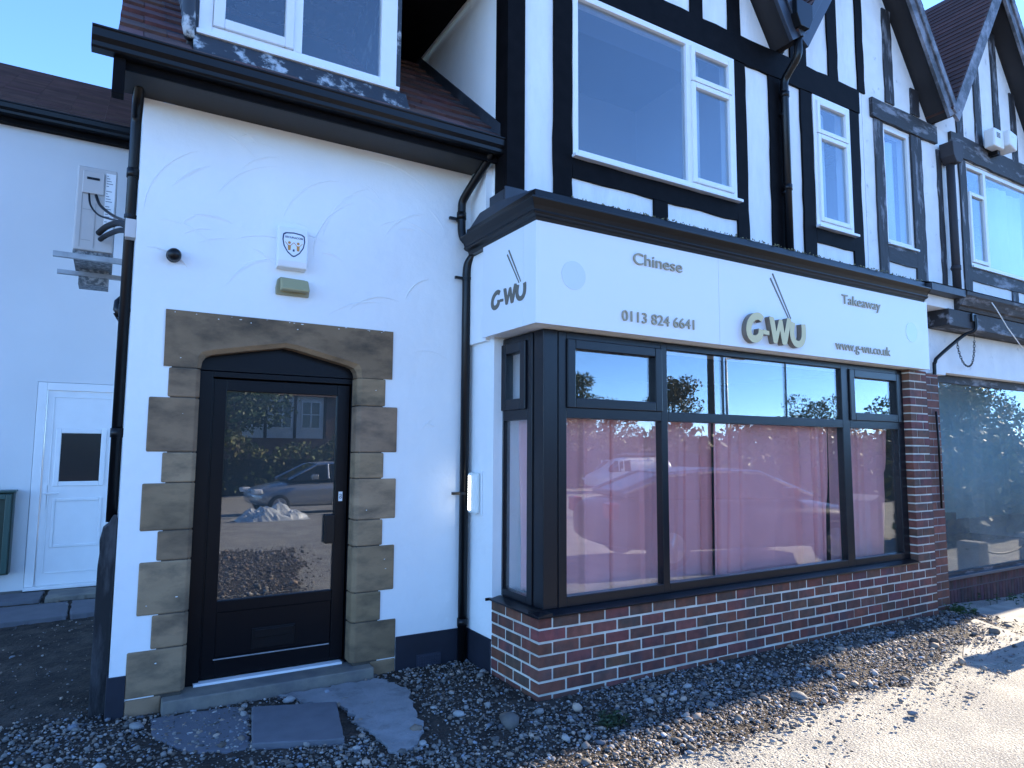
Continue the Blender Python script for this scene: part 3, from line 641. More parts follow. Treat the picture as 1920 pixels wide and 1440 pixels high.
# side
for a, b in ((0.216, 0.286), (0.628, 0.715)): mb.box(f0 + .005, f1, a, b, 0.562, 2.512)
mb.box(f0 + .005, f1, 0.286, 0.628, 0.562, 0.615); mb.box(f0 + .005, f1, 0.286, 0.628, 1.876, 1.955); mb.box(f0 + .005, f1, 0.286, 0.628, 2.46, 2.512)
SW = part('shop_window_frame', mb, anth, B, 0.004)
def light(x0, x1, z0, z1, t=0.07):   # an opening top light with its own sash
    part('top_light', MB().box(x0, x0 + t, f0 - .018, f1 - .01, z0, z1).box(x1 - t, x1, f0 - .018, f1 - .01, z0, z1).box(x0 + t, x1 - t, f0 - .018, f1 - .01, z0, z0 + t).box(x0 + t, x1 - t, f0 - .018, f1 - .01, z1 - t, z1), anth, SW, 0.006)
    part('shop_pane', MB().box(x0 + t - .002, x1 - t + .002, 0.100, 0.108, z0 + t - .002, z1 - t + .002), glass, SW)
light(0.284, 1.202, 1.960, 2.462, 0.072); light(3.670, 4.555, 1.960, 2.464, 0.078)
part('top_light', MB().box(f0 - .012, f1 - .01, 0.290, 0.365, 1.953, 2.464).box(f0 - .012, f1 - .01, 0.572, 0.640, 1.953, 2.464).box(f0 - .012, f1 - .01, 0.365, 0.572, 1.953, 2.035).box(f0 - .012, f1 - .01, 0.365, 0.572, 2.385, 2.464), anth, SW, 0.006)
part('shop_pane', MB().box(0.100, 0.108, 0.363, 0.574, 2.033, 2.387), glass, SW)
part('shop_pane', MB().box(0.100, 0.108, 0.285, 0.629, 0.614, 1.877), glass, SW)
for a, b in ((0.286, 1.200), (1.268, 3.555), (3.672, 4.500)):
    part('shop_pane', MB().box(a - .002, b + .002, 0.112, 0.120, 0.630, 1.887), glass, SW)
part('shop_pane', MB().box(1.266, 3.557, 0.104, 0.112, 1.960, 2.462), glass, SW)
part('glazing_bar', MB().box(1.925, 1.941, 0.096, 0.1035, 1.962, 2.460).box(2.750, 2.764, 0.096, 0.1035, 1.962, 2.460), anth, SW)
# room behind the shop window
part('shop_interior', MB().box(0.29, 4.6, 3.0, 3.05, 0.02, 2.6).box(0.281, 0.289, 0.66, 3.0, 0.02, 2.6).box(4.9, 4.94, 0.11, 3.0, 0.02, 2.6).box(0.29, 4.9, 0.16, 3.0, 0.0, 0.02).box(0.15, 4.94, 0.15, 3.0, 2.58, 2.60), roomm, B)

# fascia soffit strip below the sign and boxing behind it
part('sign_boxing', MB().box(-0.055, 4.86, -0.055, 0.6, 2.521, 2.575).box(0.02, 4.90, 0.0, 0.5, 2.58, 3.25), white_rough, B)
part('boxing_end', MB().box(-0.035, 0.10, 0.712, 1.045, 2.505, 3.235), white, B, 0.003)

# cornice gutter round the bay
prof = [(0.0, 3.235), (-0.08, 3.236), (-0.088, 3.262), (-0.118, 3.272), (-0.128, 3.285), (-0.120, 3.297), (-0.133, 3.325), (-0.158, 3.355), (-0.165, 3.362), (-0.165, 3.374), (-0.14, 3.384), (-0.105, 3.392), (-0.10, 3.448), (-0.06, 3.452), (0.0, 3.452)]
mb = MB(); n = len(prof)
def ring(kind):
    out = []
    for d, z in prof:
        out.append({'r': (4.815, d, z), 'c': (d, d, z), 'l': (d, 0.93, z)}[kind])
    return out
vs = ring('r') + ring('c') + ring('l'); fs = []
for sgm in (0, 1):
    for i in range(n): a = sgm * n; fs.append((a + i, a + (i + 1) % n, a + n + (i + 1) % n, a + n + i))
fs += [tuple(range(n)), tuple(range(3 * n - 1, 2 * n - 1, -1))]
mb.add(vs, fs); part('cornice', mb, black_gloss, B, 0.002)
# lead flat above the bay, sloping up to the wall
mb = MB(); mb.add([(-0.10, -0.10, 3.449), (4.86, -0.10, 3.449), (4.86, 0.60, 3.60), (0.0, 0.60, 3.60), (-0.10, 0.90, 3.44), (0.0, 0.90, 3.60)], [(0, 1, 2, 3), (0, 3, 5, 4)])
mb.box(0.035, 0.0595, 0.57, 1.055, 3.40, 3.70); mb.box(0.035, 0.24, 0.545, 0.5645, 3.45, 3.72)
part('lead_flat', mb, lead, B)
mb = MB(); rm = random.Random(8)
for i in range(520):
    x = rm.uniform(0.2, 4.8) ** 1.0; y = rm.gauss(-0.085, 0.02); s = rm.uniform(0.003, 0.011); z = 3.452
    k = rm.uniform(.4, 1); mb.tint = (k, k * .95, k * .7)
    mb.add([(x - s, y, z - .003), (x, y - s, z - .003), (x + s, y, z - .003), (x, y + s, z - .003), (x + rm.uniform(-s, s), y, z + s * rm.uniform(.6, 1.8))], [(0, 1, 4), (1, 2, 4), (2, 3, 4), (3, 0, 4)])
part('moss_crust', mb, mat('moss', (0.30, 0.29, 0.22), 1.0, attr=True), B)

# ------------------------------------------------ half timbered upper floor
YU = 0.575; yb = 0.553
UW = MB(); UW.box(0.065, 0.69, YU, YU + .17, 3.4, 5.91); UW.box(0.69, 2.71, YU, YU + .17, 3.4, 4.11); UW.box(0.69, 2.71, YU, YU + .17, 5.62, 5.91)
UW.box(2.71, 3.96, YU, YU + .17, 3.4, 5.91); UW.box(3.96, 4.66, YU, YU + .17, 3.4, 4.08); UW.box(3.96, 4.66, YU, YU + .17, 5.62, 5.91); UW.box(4.66, 4.94, YU, YU + .17, 3.4, 5.91)
UWo = part('upper_wall', UW, white_rough, B)
def beam(x0, x1, z0, z1, y=yb, m=black, parent=UWo, jit=0.007):
    rr = random.Random(int(x0 * 1000 + z0 * 77)); mb = MB()
    if z1 - z0 > x1 - x0:
        n = max(3, int((z1 - z0) / 0.16)); l = [(x0 + rr.uniform(-jit, jit), z0 + (z1 - z0) * i / n) for i in range(n + 1)]; r = [(x1 + rr.uniform(-jit, jit), z0 + (z1 - z0) * i / n) for i in range(n + 1)]
        poly = l + r[::-1]
    else:
        n = max(3, int((x1 - x0) / 0.16)); l = [(x0 + (x1 - x0) * i / n, z0 + rr.uniform(-jit, jit)) for i in range(n + 1)]; r = [(x0 + (x1 - x0) * i / n, z1 + rr.uniform(-jit, jit)) for i in range(n + 1)]
        poly = l + r[::-1]
    mb.prism(poly, 'y', y + rr.uniform(-.001, .001), YU + 0.01); return part('timber_beam', mb, m, parent, 0.003)
# big rail stands 3 mm prouder than the studs
beam(0.06, 4.86, 5.615, 5.905, yb - 0.006)
mbc = MB().box(0.0505, 0.217, yb - .003, YU + 0.01, 3.45, 5.613).box(0.0505, 0.0645, YU + 0.0101, 0.745, 3.45, 5.73)
part('timber_beam', mbc, black, UWo, 0.003)
for a, b in ((0.503, 0.690), (2.716, 2.882)): beam(a, b, 3.55, 5.613)
beam(0.692, 2.714, 3.930, 4.108); beam(1.600, 1.777, 3.55, 3.929, yb + .002)
for a, b in ((3.245, 3.490), (3.765, 3.965), (4.655, 4.842)): beam(a, b, 3.55, 5.613)
beam(3.967, 4.653, 3.925, 4.085)
def roofline(x):
    return max(5.86 + GS * max(0, h_ - abs(x - c_)) for c_, h_ in ((1.82, 1.55), (4.95, 1.5), (8.05, 1.55), (11.25, 1.55)))
GS = 1.55
for a, b in ((1.06, 1.23), (1.59, 1.76), (2.12, 2.29), (2.65, 2.83), (3.62, 3.90), (4.30, 4.48), (4.86, 5.0)): beam(a, b, 5.907, max(5.99, min(roofline(a), roofline(b)) + .02), yb + .003)

def window(parent, x0, x1, z0, z1, yf, lights, glazing=glass_up, m=upvc, sill=True, fr=0.055):
    mb = MB(); mb.box(x0, x0 + fr, yf, yf + .07, z0, z1).box(x1 - fr, x1, yf, yf + .07, z0, z1).box(x0 + fr, x1 - fr, yf, yf + .07, z0, z0 + fr).box(x0 + fr, x1 - fr, yf, yf + .07, z1 - fr, z1)
    xs_ = sorted(set([l[0] for l in lights if l[0] > x0 + .1]))
    W = part('window', mb, m, parent, 0.004)
    for (a, b, c, d, sash) in lights:
        if sash:
            t = 0.05
            part('casement', MB().box(a, a + t, yf - .02, yf + .04, c, d).box(b - t, b, yf - .02, yf + .04, c, d).box(a + t, b - t, yf - .02, yf + .04, c, c + t).box(a + t, b - t, yf - .02, yf + .04, d - t, d), m, W, 0.006)
            part('window_pane', MB().box(a + t - .002, b - t + .002, yf + .01, yf + .018, c + t - .002, d - t + .002), glazing, W)
        else:
            part('window_pane', MB().box(a - .002, b + .002, yf + .03, yf + .038, c - .002, d + .002), glazing, W)
    if sill: part('window_sill', MB().box(x0 - .01, x1 + .03, yf - .05, yf + .06, z0 - .028, z0 - .0005), m, W, 0.004)
    return W
yfu = 0.548
W1 = window(UWo, 0.695, 2.708, 4.135, 5.612, yfu, [(0.750, 2.035, 4.190, 5.557, False), (2.093, 2.655, 4.192, 5.195, True), (2.093, 2.655, 5.205, 5.555, True)])
part('mullion', MB().box(2.035, 2.093, yfu, yfu + .07, 4.190, 5.557), upvc, W1, 0.003)
W2 = window(UWo, 3.972, 4.648, 4.112, 5.612, yfu, [(4.026, 4.594, 4.168, 5.165, True), (4.026, 4.594, 5.175, 5.557, True)])
part('upper_room', MB().box(0.3, 4.9, 2.6, 2.65, 3.7, 6.2).box(0.31, 4.9, YU + .2, 2.6, 3.68, 3.7).box(0.31, 4.9, YU + .2, 2.6, 6.1, 6.12).box(3.2, 3.25, YU + .2, 2.6, 3.7, 6.1), room_lt, B)

# gables with bargeboards, slope 1.55
GS = 1.55; YB0, YB1 = 0.275, 0.315
def board(mb, xa, za, xb, zb, wd, y0, y1):
    d = Vector((xb - xa, zb - za)).normalized(); nrm = Vector((-d.y, d.x)) * wd
    mb.prism([(xa, za), (xb, zb), (xb + nrm.x, zb + nrm.y), (xa + nrm.x, za + nrm.y)], 'y', y0, y1)
def gable(parent, xc, half, zv, m_board, m_soff, m_tile, nm='gable_roof', old=False, left=True, right=True, zcut=9.2):
    pk = zv + GS * half
    mb = MB(); th = 0.10
    for sgn in ((-1,) if not right else (1,) if not left else (-1, 1)):
        # soffit/roof slab from the bargeboard back over the building
        xa, za, xb, zb = xc + sgn * half, zv + 0.06, xc, pk + 0.06
        d = Vector((xb - xa, zb - za)).normalized(); nrm = Vector((-d.y, d.x)) * sgn * -1
        if nrm.y < 0: nrm = -nrm
        p = [(xa, za), (xb, zb), (xb + nrm.x * th, zb + nrm.y * th), (xa + nrm.x * th, za + nrm.y * th)]
        mb.cur = 0; mb.prism(p, 'y', YB1 + 0.001, 5.0)
    G = part(nm, mb, m_soff, parent)
    for sgn in ((-1,) if not right else (1,) if not left else (-1, 1)):
        xa, za, xb, zb = xc + sgn * half, zv + 0.06, xc, pk + 0.06
        d = Vector((xb - xa, zb - za)).normalized(); nrm = Vector((-d.y, d.x))
        if nrm.y < 0: nrm = -nrm
        mb = MB(); rr = random.Random(int(xc * 10 + sgn)); Ls = Vector((xb - xa, zb - za)).length; k = 0
        while k * 0.105 < Ls:
            s = k * 0.105; y = YB0 - 0.02
            k2 = rr.uniform(.75, 1.2); mb.tint = (k2, k2, k2)
            a = Vector((xa, za)) + d * s; b = Vector((xa, za)) + d * (s + .17); e = nrm * (th + .004); e2 = nrm * (th + .034); e3 = nrm * (th + 0.016)
            mb.prism([tuple(a + e), tuple(b + e), tuple(b + e3), tuple(a + e2)], 'y', y, 4.9); k += 1
        part('roof_tiles', mb, m_tile, G)
        mb = MB(); wd = 0.20
        p0 = Vector((xa, za)) - nrm * (wd - th); p1 = Vector((xb, zb)) - nrm * (wd - th)
        mb.prism([tuple(p0), tuple(p1), tuple(p1 + nrm * wd), tuple(p0 + nrm * wd)], 'y', YB0 + (0.002 if sgn > 0 else 0), YB1 + (0.0005 if sgn > 0 else 0))
        mb.prism([tuple(p0 + nrm * wd * .62), tuple(p1 + nrm * wd * .62), tuple(p1 + nrm * wd * 1.06), tuple(p0 + nrm * wd * 1.06)], 'y', YB0 - 0.024 + (0.002 if sgn > 0 else 0), YB0 - 0.0005)
        part('bargeboard', mb, m_board, G, 0.004)
    return G
soffm = mat('dark_soffit', (0.020, 0.018, 0.020), 0.8, var=0.2)
gable(B, 1.82, 1.55, 5.86, mat('blue_black_board', (0.030, 0.036, 0.050), 0.4, var=.15, vscale=4), soffm, tile_dk)
# hopper and downpipe in the valley
part('rain_hopper', MB().prism([(3.26, 6.28), (3.52, 6.28), (3.52, 6.12), (3.46, 6.00), (3.32, 6.00), (3.26, 6.12)], 'y', 0.20, 0.40), black_gloss, B, 0.006)
pipe_part('downpipe', [(3.42, 0.31, 6.02), (3.42, 0.315, 5.76), (3.43, 0.505, 5.58), (3.43, 0.505, 3.56)], 0.042, [(3.43, 0.52, 5.2, 0.0), (3.43, 0.52, 4.35, 0)], joints=[(3.43, 0.505, 5.42), (3.43, 0.505, 4.4)])
# centre gable belongs half to this building, half to the next
GC = gable(B, 4.95, 1.50, 5.86, mat('blue_black_board', (0.03, 0.036, 0.05)), soffm, tile_dk, left=True, right=False)
part('gable_infill', MB().prism([(0.32, 5.911), (3.32, 5.911), (1.82, 8.2)], 'y', YU, YU + .1).prism([(3.5, 5.911), (4.945, 5.911), (4.945, 8.1)], 'y', YU, YU + .1), white_rough, B)
part('gable_infill', MB().box(0.065, 0.32, YU, YU + .1, 5.911, 6.6), white_rough, B)
# main roof body behind
part('main_roof', MB().prism([(1.6, 6.1), (5.5, 11.2), (9.4, 6.1)], 'x', 0.3, 4.948), tile_dk, B)
part('rear_block', MB().box(-2.15, 4.94, 4.6, 8.0, -0.1, 5.79), white, B)

# ================================================================== SHOP SIGN
SG = thing('shop_sign', 'long glossy white fascia sign of the Chinese takeaway wrapping round the bay corner', 'sign', (0, -0.08, 2.52))
part('sign_panel', MB().box(-0.078, 1.706, -0.080, -0.060, 2.519, 3.246).box(1.709, 4.872, -0.080, -0.060, 2.519, 3.246), signm, SG, 0.002)
part('return_panel', MB().box(-0.080, -0.060, -0.0795, 0.088, 2.519, 3.246).box(-0.080, -0.060, 0.0905, 0.690, 2.519, 3.246), signm, SG, 0.002)
def word(body, x0, x1, z0, cap, name, bold=0.0):
    tv, tf = text_mesh(body, x1 - x0, cap, 0.010, bold)
    mb = MB(); mb.add([(x0 + x, -0.086 + y, z0 + z) for x, y, z in tv], tf)
    o = part(name, mb, [mat('champagne_small_letter', (0.32, 0.26, 0.16), 0.4)], SG); o['label'] = 'raised champagne lettering reading ' + body; return o
word('Chinese', 0.788, 1.291, 3.056, 0.088, 'lettering'); word('0113 824 6641', 0.673, 1.412, 2.611, 0.079, 'lettering')
word('Takeaway', 3.371, 4.001, 3.056, 0.088, 'lettering'); word('www.g-wu.co.uk', 3.245, 4.135, 2.608, 0.086, 'lettering')
for cx in (0.237, 4.55):
    part('flush_disc', MB().cyl((cx, 0, 2.889), 0.1035, 'y', -0.0832, -0.075, 48), mat('disc_white', (0.63, 0.66, 0.74), 0.25), SG)
# the logo: hand cut outlines, metres, origin lower left, 0.79 x 0.26
def stroke(pts, hw):
    pts = [Vector(p) for p in pts]; Lf, Rt = [], []
    for i, p in enumerate(pts):
        d0 = (pts[i] - pts[i - 1]).normalized() if i else None; d1 = (pts[i + 1] - p).normalized() if i < len(pts) - 1 else None
        d = (d0 or d1) if not (d0 and d1) else (d0 + d1).normalized()
        nrm = Vector((-d.y, d.x)); c = 1.0
        if d0 and d1: c = 1 / max(0.5, nrm.dot(Vector((-d0.y, d0.x))))
        Lf.append(p + nrm * hw * c); Rt.append(p - nrm * hw * c)
    return [tuple(q) for q in Lf + Rt[::-1]]
def smooth_path(pts, n=6):
    out = []
    P = [Vector(p) for p in pts]
    for i in range(len(P) - 1):
        p0, p1, p2, p3 = P[max(i - 1, 0)], P[i], P[i + 1], P[min(i + 2, len(P) - 1)]
        for k in range(n):
            t = k / n; out.append(0.5 * ((2 * p1) + (p2 - p0) * t + (2 * p0 - 5 * p1 + 4 * p2 - p3) * t * t + (3 * p1 - p0 - 3 * p2 + p3) * t ** 3))
    out.append(P[-1]); return out
G_ = stroke(smooth_path([(0.205, 0.205), (0.165, 0.228), (0.105, 0.218), (0.05, 0.170), (0.030, 0.110), (0.040, 0.058), (0.080, 0.030), (0.130, 0.034), (0.172, 0.066), (0.184, 0.118)]), 0.031)
H_ = [(0.212, 0.082), (0.285, 0.076), (0.287, 0.112), (0.214, 0.120)]
W_ = [(0.292, 0.232), (0.300, 0.243), (0.345, 0.240), (0.356, 0.228), (0.378, 0.118), (0.418, 0.222), (0.428, 0.230), (0.455, 0.230), (0.464, 0.220), (0.486, 0.112), (0.528, 0.248), (0.538, 0.254), (0.575, 0.247), (0.582, 0.236), (0.516, 0.022), (0.506, 0.012), (0.466, 0.010), (0.455, 0.018), (0.428, 0.132), (0.390, 0.024), (0.380, 0.014), (0.348, 0.014), (0.338, 0.024)]
U_ = stroke(smooth_path([(0.606, 0.222), (0.590, 0.150), (0.598, 0.080), (0.640, 0.036), (0.700, 0.038), (0.742, 0.085), (0.752, 0.160), (0.748, 0.218)]), 0.030)
LG = None
for gl in (G_, H_, W_, U_):
    mb = MB()
    mb.prism([(1.968 + x, 2.562 + z) for x, z in gl], 'y', -0.132, -0.082)
    for i in range(len(mb.f)): mb.m[i] = 1
    mb.m[0] = 0
    o = part('logo_letter', mb, [goldm, gold_side], SG)
SG_sides = []
for gl in (G_, H_, W_, U_):
    mb = MB()
    mb.prism([(0.548 - x * 0.645, 2.705 + z * 0.56) for x, z in gl], 'x', -0.0835, -0.0805); part('flat_logo_letter', mb, olive, SG)
def rod(mb, a, b, wd, axis):
    d = (Vector(b) - Vector(a)).normalized(); q = Vector((-d.y, d.x)) * wd
    poly = [(a[0] + q.x, a[1] + q.y), (a[0] - q.x, a[1] - q.y), (b[0] - q.x * .6, b[1] - q.y * .6), (b[0] + q.x * .6, b[1] + q.y * .6)]
    mb.prism(poly, axis, -0.0845, -0.0803)
mb = MB(); rod(mb, (2.383, 3.205), (2.612, 2.828), 0.0075, 'y'); part('chopstick', mb, olive, SG)
mb = MB(); rod(mb, (2.352, 3.161), (2.582, 2.826), 0.0075, 'y'); part('chopstick', mb, olive, SG)
mb = MB(); rod(mb, (0.286, 3.114), (0.116, 2.845), 0.0055, 'x'); part('chopstick', mb, olive, SG)
mb = MB(); rod(mb, (0.308, 3.086), (0.139, 2.840), 0.0055, 'x'); part('chopstick', mb, olive, SG)

# ================================================================== CURTAINS
def curtain(x0, x1, y, z0, z1, lab, rs, side=False, flare=0.0):
    rr = random.Random(rs); n = int((x1 - x0) / 0.008); mz = 24; vs = []; fs = []
    ph = [rr.uniform(0, 6.28) for _ in range(5)]; fq = [rr.uniform(3, 6), rr.uniform(7, 10), rr.uniform(14, 18), rr.uniform(24, 30), rr.uniform(1, 2)]
    pl = [(rr.uniform(x0, x1), rr.uniform(.008, .02), rr.uniform(-.05, .05), rr.choice((-1, 1)) * rr.uniform(.02, .045)) for _ in range(max(3, int((x1 - x0) * 7)))]
    for j in range(mz + 1):
        t = j / mz; z = z1 + (z0 - z1) * t
        for i in range(n + 1):
            u = i / n; x = x0 + (x1 - x0) * u + flare * t * u
            d = 0.026 * math.sin(fq[0] * x * 1.5 + ph[0] + .5 * t) + 0.020 * abs(math.sin(fq[1] * x * .8 + ph[1] + .3 * t)) * (.4 + t) + 0.008 * math.sin(fq[2] * x + ph[2] + t) + 0.003 * math.sin(fq[3] * x + ph[3])
            for px_, pw_, pt_, pa_ in pl: d += pa_ * math.exp(-((x - px_ - pt_ * t) / pw_) ** 2)
            zz = z + (0.012 * math.sin(fq[4] * x + ph[4]) + 0.006 * math.sin(fq[2] * x)) * t
            vs.append((y + d, x, zz) if side else (x, y + d, zz))
    for j in range(mz):
        for i in range(n): a = j * (n + 1) + i; fs.append((a, a + n + 1, a + n + 2, a + 1))
    o = MB().add(vs, fs).build('curtain', curtm, smooth=True)
    s = o.modifiers.new('solid', 'SOLIDIFY'); s.thickness = 0.003
    return tag(o, lab, 'curtain', 'pink curtains behind the shop window')
curtain(0.22, 1.30, 0.215, 0.572, 1.925, 'pink curtain behind the left front pane of the bay', 1)
curtain(1.20, 1.95, 0.245, 0.575, 1.925, 'pink curtain behind the left third of the wide middle pane', 2)
curtain(1.90, 3.50, 0.205, 0.572, 1.925, 'pink curtain with a dark slit beside it filling the wide middle pane', 3, flare=-0.06)
curtain(3.53, 4.52, 0.24, 0.575, 1.925, 'pink curtain tapering off behind the right hand pane by the brick pier', 4, flare=-0.12)
curtain(0.26, 0.60, 0.21, 0.60, 1.90, 'mauve curtain behind the narrow side pane of the bay', 5, side=True)

# ================================================================== THINGS ON THE WING WALL
A = thing('alarm_box', 'white alarm box with navy shield emblem on the wall above the door', 'alarm box', (-1.465, YD, 3.0))
mb = MB(); mb.prism([(YD - .001, 2.935), (YD - 0.066, 2.945), (YD - 0.078, 2.99), (YD - 0.066, 3.24), (YD - 0.001, 3.245)], 'x', -1.572, -1.362)
part('alarm_case', mb, upvc, A, 0.008)
def shield(s, cx=-1.464, cz=3.115):
    p = [(-.078, .072), (-.06, .085), (0, .092), (.06, .085), (.078, .072), (.082, .03), (.072, -.02), (.045, -.065), (.012, -.092), (0, -.096), (-.012, -.092), (-.045, -.065), (-.072, -.02), (-.082, .03)]
    return [(cx + x * s, cz + z * s) for x, z in p]
def plane_y(z): return YD - 0.078 + (0.012) * (z - 2.99) / 0.25
def flat(mb, poly, lift):     # thin decal plate following the leaning case front
    n = len(poly); vs = [(x, plane_y(z) - lift, z) for x, z in poly] + [(x, plane_y(z) - 0.0002, z) for x, z in poly]
    ar = sum(poly[i][0] * poly[(i + 1) % n][1] - poly[(i + 1) % n][0] * poly[i][1] for i in range(n))
    fr = tuple(range(n)) if ar > 0 else tuple(range(n - 1, -1, -1))
    mb.add(vs, [fr] + [(i, (i + 1) % n, n + (i + 1) % n, n + i) for i in range(n)])
navy = mat('navy_print', (0.012, 0.03, 0.09), 0.4); orange = mat('orange_print', (0.55, 0.25, 0.06), 0.5)
mb = MB(); flat(mb, shield(0.98), 0.0010); E_ = part('shield_emblem', mb, navy, A)
mb = MB(); flat(mb, shield(0.87), 0.0018); part('emblem_field', mb, upvc, E_)
mb = MB()
for sx in (-1, 1):
    cx = -1.464 + sx * 0.031
    flat(mb, [(cx + .0105 * math.cos(k * .785), 3.124 + .0105 * math.sin(k * .785)) for k in range(8)], 0.0026)
    flat(mb, [(cx - .011, 3.106), (cx + .011, 3.106), (cx + .009, 3.068), (cx - .009, 3.068)], 0.0026)
    for a, b in (((cx + .009, 3.104), (cx + .030, 3.128)), ((cx - .009, 3.104), (cx - .030, 3.128))):
        d = (Vector(b) - Vector(a)).normalized(); q = Vector((-d.y, d.x)) * 0.0022
        flat(mb, [(a[0] + q.x, a[1] + q.y), (a[0] - q.x, a[1] - q.y), (b[0] - q.x, b[1] - q.y), (b[0] + q.x, b[1] + q.y)], 0.0024)
part('emblem_figures', mb, orange, E_)
mb = MB(); flat(mb, [(-1.4705, 3.062), (-1.4575, 3.062), (-1.4575, 3.078), (-1.4705, 3.078)], 0.0026); part('emblem_door', mb, navy, E_)
tv, tf = text_mesh('SECURACOM', 0.124, 0.0135, 0.0006, 0.02); mb = MB(); mb.add([(-1.526 + x, plane_y(3.158) - 0.0024 + y, 3.158 + z) for x, y, z in tv], tf); part('emblem_lettering', mb, navy, E_)

L_ = thing('wall_lamp', 'unlit beige wedge shaped wall lamp just below the alarm box', 'lamp', (-1.45, YD, 2.81))
mb = MB(); mb.prism([(-1.563, 2.752), (-1.332, 2.752), (-1.328, 2.80), (-1.338, 2.855), (-1.365, 2.876), (-1.535, 2.880), (-1.556, 2.862), (-1.566, 2.80)], 'y', YD - 0.022, YD - .0005); part('lamp_back', mb, beige, L_, 0.004)
mb = MB(); mb.prism([(YD - .022, 2.775), (YD - .10, 2.775), (YD - .098, 2.79), (YD - .045, 2.868), (YD - .022, 2.872)], 'x', -1.540, -1.342); part('lamp_hood', mb, beige_lens, L_, 0.014)
K = thing('security_camera', 'small round black camera on the white wall left of the alarm box', 'camera', (-2.225, YD, 2.93))
mb = MB()
for i in range(10): pass
cp = []
mb.tube([(-2.225, YD - .001, 2.93), (-2.225, YD - .03, 2.93)], 0.046, 24)
part('camera_base', mb, black_gloss, K, 0.003)
b = bmesh.new(); bmesh.ops.create_uvsphere(b, u_segments=24, v_segments=14, radius=0.044)
me = bpy.data.meshes.new('camera_dome'); b.to_mesh(me); b.free(); me.materials.append(black_gloss); me.polygons.foreach_set('use_smooth', [True] * len(me.polygons))
o = bpy.data.objects.new('camera_dome', me); C.objects.link(o); o.location = (0, -0.055, -0.004); o.parent = K

# LED bulkhead on the return wall
LB = thing('bulkhead_light', 'lit white LED bulkhead light on the white return wall beside the bay', 'light', (0, 0.88, 1.31))
mb = MB(); mb.box(-0.012, -0.0005, 0.800, 0.965, 1.142, 1.488); part('light_base', mb, upvc, LB, 0.005)
part('light_diffuser', MB().box(-0.062, -0.0125, 0.815, 0.950, 1.155, 1.476), mat('diffuser', (0.72, 0.76, 0.72), 0.3), LB, 0.02)
mb = MB()
for i in range(14): z = 1.180 + i * 0.0196; mb.box(-0.0675, -0.0622, 0.893, 0.921, z, z + 0.0135)
part('led_strip', mb, mat('led', (1, 1, 1), emit=(1.0, 0.97, 0.85), estr=1.6), LB)

# AC unit on rails
AC = thing('air_conditioner', 'beige air conditioner outdoor unit on steel rails high on the left', 'air conditioner', (-2.73, 2.6, 3.24))
part('unit_case', MB().box(-2.872, -2.588, 2.60, 3.42, 3.275, 3.99), acm, AC, 0.012)
part('service_cover', MB().box(-2.832, -2.678, 2.578, 2.599, 3.755, 3.945), acm, AC, 0.006)
part('cover_slot', MB().box(-2.803, -2.712, 2.574, 2.5775, 3.872, 3.893), black_gloss, AC, 0.002)
mb = MB(); mb.box(-2.668, -2.598, 2.5965, 2.5995, 3.43, 3.955); part('rating_label', mb, upvc, AC)
mb = MB()
for i in range(22):
    z = 3.93 - i * 0.022; ww = 0.012 + 0.04 * ((i * 37) % 7) / 7
    if i % 6 != 5: mb.box(-2.662, -2.662 + ww, 2.5955, 2.5964, z, z + 0.006)
part('label_print', mb, mat('grey_print', (0.15, 0.17, 0.2)), AC)
part('unit_base', MB().box(-2.870, -2.590, 2.62, 3.40, 3.236, 3.274).box(-2.84, -2.61, 3.14, 3.38, 3.10, 3.2355), mat('dark_pan', (0.08, 0.09, 0.1), 0.6, col2=(.3, .3, .3), c2scale=30), AC)
mb = MB()
for a in (3.36, 3.62): mb.box(-2.82, -2.755, 2.597, 2.5995, a, a + .003)
mb.box(-2.73, -2.727, 2.597, 2.5995, 3.30, 3.68); mb.box(-2.83, -2.827, 2.597, 2.5995, 3.30, 3.90); part('panel_seam', mb, mat('seam', (.3, .28, .27)), AC)
for y in (2.60, 3.15): part('mounting_rail', MB().box(-3.0, -2.4505, y - .02, y + .022, 3.192 if y < 3 else 3.172, 3.2355 if y < 3 else 3.2095), galv, AC, 0.002)
def cable(name, pts, r, m, label, cat, n=8):
    mb = MB().tube([tuple(p) for p in smooth3(pts)], r, n); o = mb.build(name, m, smooth=True); return tag(o, label, cat)
def smooth3(pts, n=8):
    P = [Vector(p) for p in pts]; out = []
    for i in range(len(P) - 1):
        p0, p1, p2, p3 = P[max(i - 1, 0)], P[i], P[i + 1], P[min(i + 2, len(P) - 1)]
        for k in range(n): t = k / n; out.append(0.5 * ((2 * p1) + (p2 - p0) * t + (2 * p0 - 5 * p1 + 4 * p2 - p3) * t * t + (3 * p1 - p0 - 3 * p2 + p3) * t ** 3))
    out.append(P[-1]); return out
def wk(px, py, Y):      # where the line of sight of a photo pixel meets the plane y = Y
    d = cr * ((px - 960) / 1261.4187) - cu * ((py - 720) / 1261.4187) + cf
    c = Vector((-2.53017796, -3.87416033, 1.66329845)); t = (Y - c.y) / d.y; return c + d * t
cable('power_cable', [wk(167, 363, 2.575), wk(170, 385, 2.52), wk(185, 403, 2.40), wk(212, 412, 2.2), wk(232, 416, 1.8), wk(241, 419, 1.3), wk(243, 421, 1.14)], 0.008, black_gloss, 'thin black cable sagging from the air conditioner cover', 'cable')
cable('power_cable', [wk(180, 366, 2.575), wk(188, 385, 2.5), wk(210, 403, 2.3), wk(232, 413, 1.8), wk(241, 418, 1.3), wk(243, 419, 1.14)], 0.012, black_gloss, 'thicker black cable arching from the air conditioner cover', 'cable')
